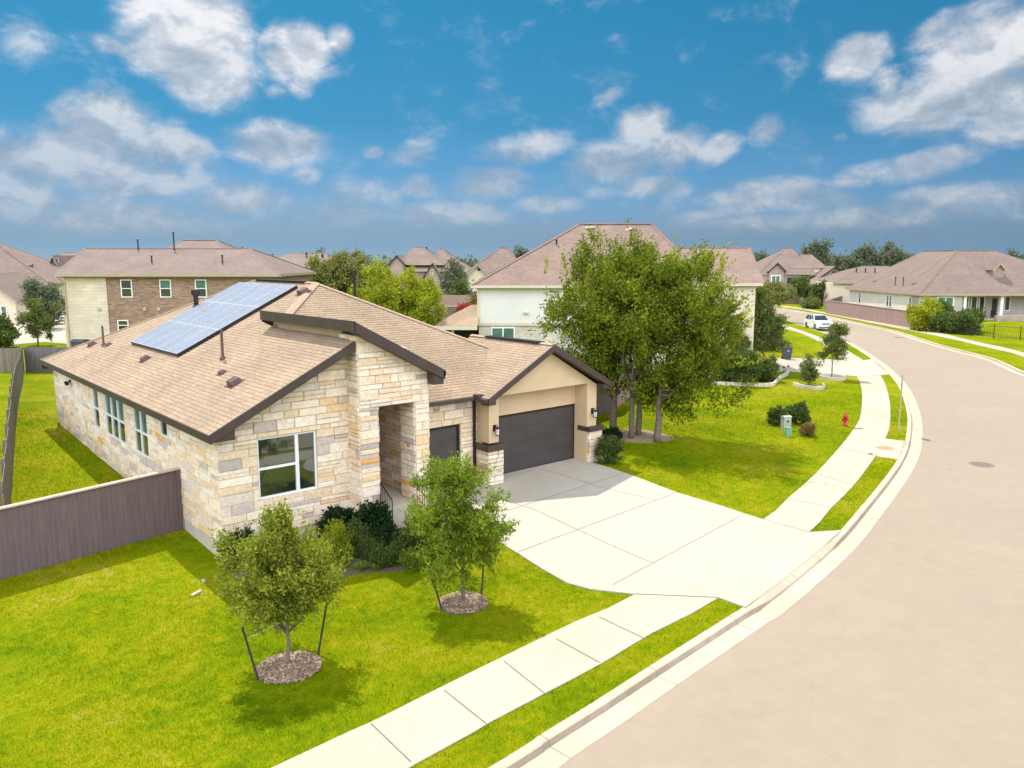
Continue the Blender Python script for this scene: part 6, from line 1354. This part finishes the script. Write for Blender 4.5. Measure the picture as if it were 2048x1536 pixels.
# its side wing runs back along the pinkish fence
sw = empty('side_wing'); sw.parent = h9; e0 = np.array((xa + .05, .2)); e1 = np.array((X(1698, 600, 127, c), 127 - D)); wl = np.linalg.norm(e1 - e0); sw.location = (e0[0], e0[1], 0); sw.rotation_euler.z = math.atan2(e0[1] - e1[1], e0[0] - e1[0])
walls(sw, -wl, 0, 0, 1.2, 0, ze - .02, M['whitewarm'], 'side_wall')
wd = (e1 - e0) / wl; wn = np.array((wd[1], -wd[0])); wn = wn if wn[1] < 0 else -wn
C0 = np.array((*(e0 + wn * .5 - wd * .25 + (.15, -.35)), ze)); L0 = np.array((*(e1 + wn * .5 + wd * .5), ze)); E0 = np.array((xb, C0[1], ze)); R2 = np.array((X(1912, 503, D + 9, c), 9, zr)); R3 = np.array((X(1987, 501, D + 9, c), 9, zr)); B0 = np.array((xb, 20, ze)); L1 = L0 - np.array((*wn, 0)) * 14
R1 = R2 + np.array((*wd, 0)) * (wl * .42); mb = MB()
for f in ([L0, C0, R2, R1], [C0, E0, R3, R2], [E0, B0, R3], [L1, L0, R1], [B0, L1, R1, R2, R3]):
    a, b, d_ = [Vector(q) for q in f[:3]]; mb.face(f if (b - a).cross(d_ - a).z > 0 else f[::-1])
rr9 = mb.build('roof', M['shingle_far'], h9); mb = MB(); cap_strip(mb, C0, R2, .16); cap_strip(mb, L0, R1, .16); cap_strip(mb, R1, R2, .16); cap_strip(mb, R2, R3, .16); mb.build('ridge_cap', M['shingle_far'], rr9)
mb = MB()
for a, b in ((L0, C0), (C0, E0)): mb.face([(a[0], a[1], ze - .22), (b[0], b[1], ze - .22), (b[0], b[1], ze - .003), (a[0], a[1], ze - .003)])
mb.face([(*L0[:2], ze - .2), (*C0[:2], ze - .2), (*(C0[:2] - wn * .6), ze - .2), (*(L0[:2] - wn * .6), ze - .2)]); mb.face([(*C0[:2], ze - .2), (*E0[:2], ze - .2), (E0[0], 2.6, ze - .2), (C0[0], 2.6, ze - .2)]); mb.build('eave_board', M['gutter_tan'], h9)
for f in (.08, .34, .38, .80): wnd(sw, -wl * f - .75, -wl * f, ze - 2.2, ze - .45, 0, 'hung', 'glass_far', .12)
wnd(h9, X(1873, 610, D, c), X(1907, 610, D, c), Z(1890, 632, D), Z(1890, 593, D), 0, 'slide', 'green', .14); flat(h9, X(1873, 610, D, c), X(1907, 610, D, c), Z(1890, 632, D), Z(1890, 612, D), -.10, 'glass_far', 'lower_sash')
for a, b in ((1928, 1937), (1941, 1954), (1957, 1969)): wnd(h9, X(a, 610, D + 2.6, c), X(b, 610, D + 2.6, c), Z(1950, 628, D + 2.6), Z(1950, 592, D + 2.6), 2.6, 'one', 'glass_far', .12)
flat(h9, X(1984, 610, D + 2.6, c), X(1994, 610, D + 2.6, c), Z(1990, 637, D + 2.6), Z(1990, 597, D + 2.6), 2.6, 'darkvoid', 'porch_door'); wnd(h9, X(2008, 610, D + 2.6, c), X(2020, 610, D + 2.6, c), Z(2014, 622, D + 2.6), Z(2014, 592, D + 2.6), 2.6, 'one', 'glass_far', .12)
for px in (1930, 2004): x = X(px, 620, D, c); mb = MB(); mb.box(x - .2, x + .2, .1, .5, .6, ze); mb.build('porch_column', M['white'], h9)
mb = MB(); mb.box(X(1925, 620, D, c), xb, -.3, 2.6, 0, Z(1990, 638, D)); mb.build('porch_floor', M['edging'], h9); mb = MB(); mb.box(X(1975, 620, D, c), xb, -2.4, -1.6, 0, .75); mb.build('retaining_wall', M['pinkbrick'], h9)
gable_front(h9, X(1988, 540, D + 3, c), X(2008, 540, D + 3, c), 3.0, 8, ze + 1, Z(1998, 538, D + 3), Z(1997, 527, D + 3), .25, 'pinkbrick', 'gutter_tan')
for px, hh in ((-8.5, 1.2), (-6.3, 1.2)): rpipe(sw, px, 1.0, ze + .75, hh)
for px in (-4.5, -16.0): rbox(sw, px, 1.6, ze + 1.05, .25)
def chair(px, lab):
    x = X(px, 630, D, c); p = CF(c + x, D + 1.3); ch = empty('porch_chair', (p[0], p[1], Z(1990, 638, D)), -YAW, lab, 'chair', 'chairs on the porch')
    mb = MB(); mb.box(-.3, .3, -.3, .3, .40, .46); mb.build('seat', M['metal_dark'], ch); mb = MB(); mb.box(-.3, .3, .26, .32, .46, 1.0); mb.build('backrest', M['metal_dark'], ch)
    for sx in (-.26, .26):
        for sy in (-.26, .26): mb = MB(); mb.box(sx - .025, sx + .025, sy - .025, sy + .025, 0, .40); mb.build('leg', M['metal_dark'], ch)
chair(1974, 'dark porch chair left of the porch door'); chair(2000, 'dark porch chair between the porch door and the white column')
# house behind it and the solar roof at far right
D = 135; h10, c = cam_house('tan_house', D, 'distant low house with pinkish hipped roof between the brick house and the porch house', px=1745)
ze = Z(1745, 565, D); walls(h10, X(1660, 575, D, c), X(1800, 575, D, c), 0, 14, 0, ze, M['creamwall']); hip(h10, X(1672, 570, D, c), X(1830, 570, D, c), 0, 14, ze, (X(1725, 532, D + 7, c), 7, Z(1745, 532, D + 7)), (X(1775, 532, D + 7, c), 7, Z(1745, 532, D + 7)), .5)
for px in (1713, 1731, 1750): rpipe(h10, X(px, 540, D + 4, c), 4, Z(px, 545, D + 4), .6, .1)
D = 130; h11, c = cam_house('solar_roof_house', D, 'distant house at the right photo edge with bluish solar panels on its roof', px=2060)
ze = Z(2050, 566, D); walls(h11, X(1985, 575, D, c), X(2200, 575, D, c), 0, 14, 0, ze, M['creamwall']); zr = Z(2060, 525, D + 7); hip(h11, X(1985, 570, D, c), X(2200, 570, D, c), 0, 14, ze, (X(2018, 525, D + 7, c), 7, zr), (X(2150, 525, D + 7, c), 7, zr), .5)
y0, y1 = 1.6, 6.2; f = lambda y: ze + (zr - ze) * (y + .5) / 7.5 + .12
mb = MB(); xs0 = X(2022, 550, D + 3, c); 
for k in range(5):
    for j in range(2): a = xs0 + k * 1.7; ya = y0 + (y1 - y0) * j / 2; yb = y0 + (y1 - y0) * (j + 1) / 2 - .05; mb.face([(a, ya, f(ya)), (a + 1.64, ya, f(ya)), (a + 1.64, yb, f(yb)), (a, yb, f(yb))])
mb.build('solar_panels', M['solar'], h11)

# ------------------------------------------------------------------ trees further away
def far_tree(px, D, top_py, w, m, lab, seed, n=240, leaf=None, name='distant_tree', blobs=None, group=None, trunk=.15, base_frac=.15, cat='tree'):
    x, zt = at(px, top_py, D); p = CF(x, D); h = zt; hw = w * D / FPX / 2
    leaf = leaf or D * .0034
    bl = blobs(h, hw) if blobs else [((0, 0, h * .60), (hw, hw * .9, h * .40), n * 2), ((hw * .3, 0, h * .42), (hw * .8, hw * .8, h * .28), n)]
    return tree(name, p[:2], h * .35, trunk, bl, m, lab, seed, leaf * 2.2, leaf, 5, leaf * .8, limbs=6, group=group, cat=cat)
far_tree(670, 92, 500, 140, 'olive', 'wide olive-coloured tree left of the bright green tree', 101, 330, .30, 'olive_tree', lambda h, w: [((-w * .3, 0, h * .5), (w * .75, w * .7, h * .42), 700), ((w * .35, 0, h * .58), (w * .7, w * .7, h * .42), 700)])
far_tree(792, 58, 522, 165, 'bright', 'bright yellow-green round tree behind the stone house roof', 102, 500, .2, 'lime_tree', lambda h, w: [((0, 0, h * .60), (w, w * .9, h * .40), 1500), ((w * .2, 0, h * .40), (w * .95, w * .8, h * .35), 800)])
far_tree(908, 112, 522, 44, 'fartree', 'small dark tree between the twin-peaked house and the tan house', 103, 120)
far_tree(920, 100, 560, 46, 'shrub2', 'green bush left of the white car above the distant fence', 104, 130)
far_tree(1050, 125, 503, 40, 'fartree', 'tree top peeping left of the white house roof', 105, 90)
far_tree(68, 74, 600, 78, 'crepe', 'small leafy tree on a thin trunk in front of the pale side street', 106, 150, .2, 'small_tree', lambda h, w: [((0, 0, h * .55), (w * .9, w * .8, h * .36), 240), ((0, 0, h * .84), (w * .45, w * .45, h * .18), 60)], trunk=.07)
far_tree(78, 92, 564, 74, 'fartree', 'rounder dark tree behind the small leafy tree at left', 107, 180)
far_tree(-6, 72, 640, 60, 'shrub2', 'dark bush cut by the left photo edge beside the side street', 108, 180)
far_tree(1630, 200, 484, 44, 'fartree', 'tall narrow tree rising behind the far brick house', 110, 150)
for k, (px, top, w) in enumerate(((1690, 518, 60), (1728, 503, 60), (1770, 497, 56), (1800, 512, 50))): far_tree(px, 210, top, w, 'fartree', ('leftmost low tree of the far tree row', 'second tree of the far tree row', 'tallest tree of the far tree row', 'last tree of the far tree row, beside the brown hipped roof')[k], 111 + k, 150, group='far tree row')
far_tree(2030, 190, 506, 60, 'fartree', 'distant tree above the solar roof at the right photo edge', 116, 110)
far_tree(1530, 190, 502, 40, 'fartree', 'distant tree top left of the far brick house roof', 117, 90)
far_tree(930, 80, 604, 22, 'reddish', 'red flowering bush beside the white house corner', 118, 60); far_tree(950, 82, 585, 22, 'rusty', 'rusty brown bush touching the white house corner', 119, 60)
# the low line of woods that closes the view
rr = np.random.default_rng(150); PP = []; DD = []
for k in range(150):
    a = YAW + R(rr.uniform(-62, 62)); d = rr.uniform(300, 420); c = np.array((CAM[0] + d * math.sin(a), CAM[1] + d * math.cos(a), rr.uniform(3.0, 4.6)))
    p, q = crown_points(c, (rr.uniform(6, 11), rr.uniform(6, 11), rr.uniform(4.2, 6.0)), 70, rr, .3, .4); PP.append(p); DD.append(q)
V, F = leaves_from(np.concatenate(PP), np.concatenate(DD), 3, .8, 1.7, rr, .2, .7); V[:, 2] = np.maximum(V[:, 2], -.2); tag(fast_mesh('far_woods', V, F, M['fartree']), kind='stuff')
# across the street, behind the camera: what the front window mirrors
for k, (x, y, lab) in enumerate(((16., -33., 'broad tree across the street from the stone house'), (2., -36., 'second broad tree across the street'), (30., -30., 'third tree across the street beyond the bend'))):
    tree('street_oak', (x, y), 2.2, .2, [((0, 0, 5.0), (3.0, 3.0, 2.6), 260)], 'elm', lab, 130 + k, .8, .35, 5, .3)

# ------------------------------------------------------------------ grass blades on the near lawns
def grass():
    Pl = []; lawns = np.array(lawn_a)[:, :2]; block = [np.array(sw_poly), np.array(drive_poly), np.array(bed_poly), np.array(walk_poly), np.array(pad_poly)]
    bands = [(0, 16, 900, .052, .0085), (16, 24, 520, .055, .011), (24, 34, 240, .06, .016), (34, 52, 80, .07, .026)]
    x0, x1, y0, y1 = -16, 52, -13.2, 24
    for d0, d1, dens, hgt, wd in bands:
        n = int(dens * (x1 - x0) * (y1 - y0)); x = rng.uniform(x0, x1, n); y = rng.uniform(y0, y1, n)
        dx, dy = x - CAM[0], y - CAM[1]; dist = np.hypot(dx, dy); fwd = dx * FH[0] + dy * FH[1]; lat = dx * RT[0] + dy * RT[1]
        k = (dist >= d0) & (dist < d1) & (fwd > 3) & (np.abs(lat) < fwd * .70 + 1.5); x, y = x[k], y[k]
        k = pip(x, y, lawns); x, y = x[k], y[k]
        for b in block: k = ~pip(x, y, b); x, y = x[k], y[k]
        k = ~((x > .05) & (x < 14.8) & (y > .0)); x, y = x[k], y[k]
        for c, r in ((mulchA, .60), (mulchB, .55), (clusterC + (.1, .35), 1.5)): k = np.hypot(x - c[0], y - c[1]) > r; x, y = x[k], y[k]
        Pl.append((x, y, np.full(len(x), hgt), np.full(len(x), wd)))
    x, y, hg, w = [np.concatenate([p[i] for p in Pl]) for i in range(4)]; n = len(x)
    # taller, scruffier strip along the brown fence
    hg = hg * rng.uniform(.55, 1.25, n) * np.where((np.abs((y - fe[1]) - (x - fe[0]) * (fdir[1] / fdir[0])) < .75) & (x < .2), 1.8, 1.0)
    z = hz(x, y); a = rng.uniform(0, 2 * math.pi, n); ln = rng.uniform(.1, .75, n) * hg; b = rng.uniform(0, 2 * math.pi, n)
    p = np.stack([x, y, z], 1); u = np.stack([np.cos(a), np.sin(a), np.zeros(n)], 1) * w[:, None] * .5; t = np.stack([np.cos(b) * ln, np.sin(b) * ln, hg], 1)
    V = np.stack([p - u, p + u, p + t], 1).reshape(-1, 3); F = np.arange(3 * n).reshape(-1, 3); print('grass blades', n)
    o = fast_mesh('grass', V, F, BLADE); o['kind'] = 'stuff'; return o
grass()

# ------------------------------------------------------------------ sky, sun, exposure
SUN_EL = 59.0; sdir = np.array((.13, .58, 1.0)); sdir /= np.linalg.norm(sdir); SUN_EL = math.asin(sdir[2])
w = bpy.data.worlds.new('World'); sc.world = w; w.use_nodes = True; nt = w.node_tree; L = nt.links; nt.nodes.clear()
out = N(nt, 'ShaderNodeOutputWorld'); bg = N(nt, 'ShaderNodeBackground'); L.new(bg.outputs[0], out.inputs[0]); bg.inputs['Strength'].default_value = SKY_STR
sky = N(nt, 'ShaderNodeTexSky'); sky.sky_type = 'NISHITA'; sky.sun_disc = False; sky.sun_elevation = SUN_EL; sky.sun_rotation = math.atan2(sdir[0], sdir[1]); sky.air_density = 1.0; sky.dust_density = 1.0; sky.ozone_density = 2.0
tc = N(nt, 'ShaderNodeTexCoord'); sep = N(nt, 'ShaderNodeSeparateXYZ'); L.new(tc.outputs['Generated'], sep.inputs[0])
az = N(nt, 'ShaderNodeMath', operation='ARCTAN2'); L.new(sep.outputs[0], az.inputs[0]); L.new(sep.outputs[1], az.inputs[1])
el_ = N(nt, 'ShaderNodeMath', operation='ARCSINE'); L.new(sep.outputs[2], el_.inputs[0])
ae = N(nt, 'ShaderNodeCombineXYZ'); L.new(az.outputs[0], ae.inputs[0]); L.new(el_.outputs[0], ae.inputs[1])
# blue deepens with height
tr = ramp(nt, SKY_TINT); mr = N(nt, 'ShaderNodeMapRange', inp={'From Min': -.02, 'From Max': .62}); L.new(el_.outputs[0], mr.inputs['Value']); L.new(mr.outputs[0], tr.inputs['Fac'])
skt = N(nt, 'ShaderNodeMix', data_type='RGBA', blend_type='MULTIPLY'); skt.inputs['Factor'].default_value = 1; L.new(sky.outputs[0], skt.inputs['A']); L.new(tr.outputs['Color'], skt.inputs['B'])
def lobe(px, py, rx, ry, rot=0.0, k=1.0):
    d = ray(px, py); d = d / np.linalg.norm(d); A = math.atan2(d[0], d[1]); E = math.asin(d[2]); s = 1.0 / FPX
    return (A, E, rx * s * 1.06, ry * s * 1.08, rot, k)
CL = [(372, 55, 118, 95, 0, 1), (415, 140, 105, 70, -.3, 1), (435, 200, 60, 35, 0, .62), (320, 105, 70, 45, 0, .9), (235, 95, 55, 20, -.3, .5), (595, 105, 72, 62, 0, .95), (600, 170, 34, 30, 0, .6), (680, 78, 32, 34, 0, .72), (550, 185, 34, 18, 0, .5),
      (205, 240, 105, 60, 0, .85), (90, 325, 150, 58, 0, .9), (310, 290, 130, 46, -.2, .84), (200, 305, 150, 60, 0, .86), (390, 300, 50, 30, 0, .6), (100, 215, 20, 16, 0, .5), (345, 245, 28, 16, 0, .45),
      (548, 288, 105, 50, 0, .85), (45, 95, 50, 60, -.5, .40), (270, 362, 210, 46, 0, .74), (470, 398, 130, 36, 0, .72), (200, 420, 280, 50, 0, .58), (60, 395, 150, 45, 0, .62), (700, 425, 120, 28, 0, .6), (612, 352, 38, 24, 0, .58), (815, 308, 66, 26, .2, .62), (752, 305, 28, 16, 0, .6),
      (710, 388, 105, 38, 0, .66), (835, 372, 48, 26, 0, .58), (1050, 300, 110, 36, .1, .75), (985, 362, 90, 42, .1, .66), (1285, 262, 70, 48, .5, .85), (1230, 322, 130, 48, .12, .85), (1345, 300, 72, 48, .3, .8), (1300, 372, 90, 26, 0, .6), (1430, 302, 62, 30, .5, .78),
      (1530, 258, 40, 30, .5, .62), (1215, 195, 42, 18, .4, .42), (1715, 112, 58, 38, .2, .92), (1885, 60, 62, 34, .3, .72), (1975, 10, 80, 26, .3, .62), (1960, 140, 130, 88, .6, .98), (1880, 205, 150, 56, .2, .92), (2020, 240, 90, 46, .2, .82), (1775, 165, 28, 34, .4, .62),
      (1850, 328, 110, 28, .2, .82), (1725, 352, 66, 26, .25, .70), (1682, 275, 20, 12, 0, .5), (1540, 390, 130, 34, .1, .78), (1750, 430, 170, 30, .05, .62), (1500, 450, 160, 24, 0, .55), (1940, 400, 110, 34, .1, .70), (900, 430, 150, 30, 0, .60), (1440, 425, 110, 18, .15, .56), (1640, 402, 110, 26, 0, .58), (1850, 392, 90, 22, .1, .56), (1100, 410, 85, 20, 0, .55), (1200, 385, 40, 18, 0, .45), (980, 165, 45, 22, 0, .32), (1490, 370, 36, 14, .3, .5), (1960, 420, 120, 22, 0, .45)]
lob = [lobe(*q) for q in CL]
# added bright clouds outside the frame, overhead and behind, filling the shaded front walls
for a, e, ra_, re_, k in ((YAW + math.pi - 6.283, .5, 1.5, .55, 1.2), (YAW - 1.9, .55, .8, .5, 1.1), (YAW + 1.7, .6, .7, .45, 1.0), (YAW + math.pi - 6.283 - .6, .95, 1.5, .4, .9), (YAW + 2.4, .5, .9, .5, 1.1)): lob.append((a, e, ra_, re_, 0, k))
acc = None
for A, E, rx, ry, rot, k in lob:
    mp = N(nt, 'ShaderNodeMapping'); mp.vector_type = 'TEXTURE'; mp.inputs['Location'].default_value = (A, E, 0); mp.inputs['Rotation'].default_value = (0, 0, rot); mp.inputs['Scale'].default_value = (rx, ry, 1)
    L.new(ae.outputs[0], mp.inputs['Vector']); ln = N(nt, 'ShaderNodeVectorMath', operation='LENGTH'); L.new(mp.outputs[0], ln.inputs[0])
    m1 = N(nt, 'ShaderNodeMapRange', interpolation_type='SMOOTHSTEP', inp={'From Min': 1.35, 'From Max': .15, 'To Min': 0.0, 'To Max': k}); L.new(ln.outputs['Value'], m1.inputs['Value'])
    if acc is None: acc = m1.outputs[0]
    else:
        mx = N(nt, 'ShaderNodeMath', operation='SMOOTH_MAX', inp={2: .12}); L.new(acc, mx.inputs[0]); L.new(m1.outputs[0], mx.inputs[1]); acc = mx.outputs[0]
def cnoise(dy, scale=9.0, det=9.0, rough=.58):
    mp = N(nt, 'ShaderNodeMapping'); mp.inputs['Scale'].default_value = (1.0, 1.5, 1); mp.inputs['Location'].default_value = (0, dy, 0); L.new(ae.outputs[0], mp.inputs['Vector'])
    n = N(nt, 'ShaderNodeTexNoise', inp={'Scale': scale, 'Detail': det, 'Roughness': rough, 'Distortion': .35}); L.new(mp.outputs[0], n.inputs['Vector']); return n.outputs['Fac']
n0 = cnoise(0.0, 14.0, 10.0, .58); nb = cnoise(0.0, 52.0, 6.0, .7)
sm = N(nt, 'ShaderNodeMath', operation='MULTIPLY_ADD', inp={1: 1.1, 2: -.56}); L.new(n0, sm.inputs[0])
sb_ = N(nt, 'ShaderNodeMath', operation='MULTIPLY_ADD', inp={1: .27}); L.new(nb, sb_.inputs[0]); L.new(sm.outputs[0], sb_.inputs[2])
sn_ = N(nt, 'ShaderNodeMath', operation='ADD', inp={1: -.135}); L.new(sb_.outputs[0], sn_.inputs[0])
tot = N(nt, 'ShaderNodeMath', operation='ADD'); L.new(acc, tot.inputs[0]); L.new(sn_.outputs[0], tot.inputs[1])
den = N(nt, 'ShaderNodeMapRange', interpolation_type='SMOOTHSTEP', inp={'From Min': .10, 'From Max': .80}); L.new(tot.outputs[0], den.inputs['Value'])
# lit tops and greyer bases
n_up = cnoise(-.03, 14.0, 7.0, .52); df = N(nt, 'ShaderNodeMath', operation='SUBTRACT'); L.new(n0, df.inputs[0]); L.new(n_up, df.inputs[1])
sh = N(nt, 'ShaderNodeMapRange', inp={'From Min': -.16, 'From Max': .14}); L.new(df.outputs[0], sh.inputs['Value'])
cr = ramp(nt, [(0, (.54, .61, .71)), (.5, (.76, .80, .88)), (.85, (1.06, 1.05, 1.08))]); L.new(sh.outputs[0], cr.inputs['Fac'])
eb = N(nt, 'ShaderNodeMapRange', inp={'From Min': .0, 'From Max': .36, 'To Min': .62, 'To Max': 1.08}); L.new(el_.outputs[0], eb.inputs['Value'])
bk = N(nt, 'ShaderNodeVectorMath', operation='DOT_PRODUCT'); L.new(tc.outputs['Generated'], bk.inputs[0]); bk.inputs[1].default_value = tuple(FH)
bm = N(nt, 'ShaderNodeMapRange', interpolation_type='SMOOTHSTEP', inp={'From Min': .45, 'From Max': -.35, 'To Min': 1.0, 'To Max': BACK_CLOUD_FILL}); L.new(bk.outputs['Value'], bm.inputs['Value'])  # boosts the added rear clouds as fill light
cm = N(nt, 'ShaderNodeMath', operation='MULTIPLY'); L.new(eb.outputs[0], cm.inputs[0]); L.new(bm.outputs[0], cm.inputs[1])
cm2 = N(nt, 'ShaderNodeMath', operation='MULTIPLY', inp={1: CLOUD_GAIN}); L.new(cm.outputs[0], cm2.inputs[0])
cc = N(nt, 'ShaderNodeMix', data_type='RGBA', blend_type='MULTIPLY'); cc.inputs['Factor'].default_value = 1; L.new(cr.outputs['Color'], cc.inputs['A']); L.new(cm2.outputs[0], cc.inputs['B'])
lowf = N(nt, 'ShaderNodeMapRange', inp={'From Min': .02, 'From Max': .24, 'To Min': .50, 'To Max': .95}); L.new(el_.outputs[0], lowf.inputs['Value'])
wf = N(nt, 'ShaderNodeMapRange', inp={'From Min': .3, 'From Max': .62, 'To Min': .82, 'To Max': 1.06}); L.new(nb, wf.inputs['Value'])
wd_ = N(nt, 'ShaderNodeMath', operation='MULTIPLY'); L.new(den.outputs[0], wd_.inputs[0]); L.new(wf.outputs[0], wd_.inputs[1]); wd_.use_clamp = True
dm = N(nt, 'ShaderNodeMath', operation='MULTIPLY'); L.new(wd_.outputs[0], dm.inputs[0]); L.new(lowf.outputs[0], dm.inputs[1])
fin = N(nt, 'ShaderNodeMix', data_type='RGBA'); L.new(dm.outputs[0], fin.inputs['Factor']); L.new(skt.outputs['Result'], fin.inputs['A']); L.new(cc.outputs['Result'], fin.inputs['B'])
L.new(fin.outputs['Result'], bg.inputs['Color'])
sl_ = bpy.data.lights.new('sun', 'SUN'); so = bpy.data.objects.new('sun', sl_); col.objects.link(so); sl_.energy = SUN_STR; sl_.angle = R(.53); sl_.color = (1.0, .93, .82)
so.rotation_euler = Vector(sdir).to_track_quat('Z', 'Y').to_euler(); so.location = (0, 0, 40)
vs = sc.view_settings; vs.view_transform = 'Standard'; vs.look = 'None'; vs.gamma = 1; vs.exposure = EXPO; vs.use_curve_mapping = False
sc.cycles.max_bounces = 6; sc.cycles.diffuse_bounces = 4; sc.cycles.transparent_max_bounces = 4
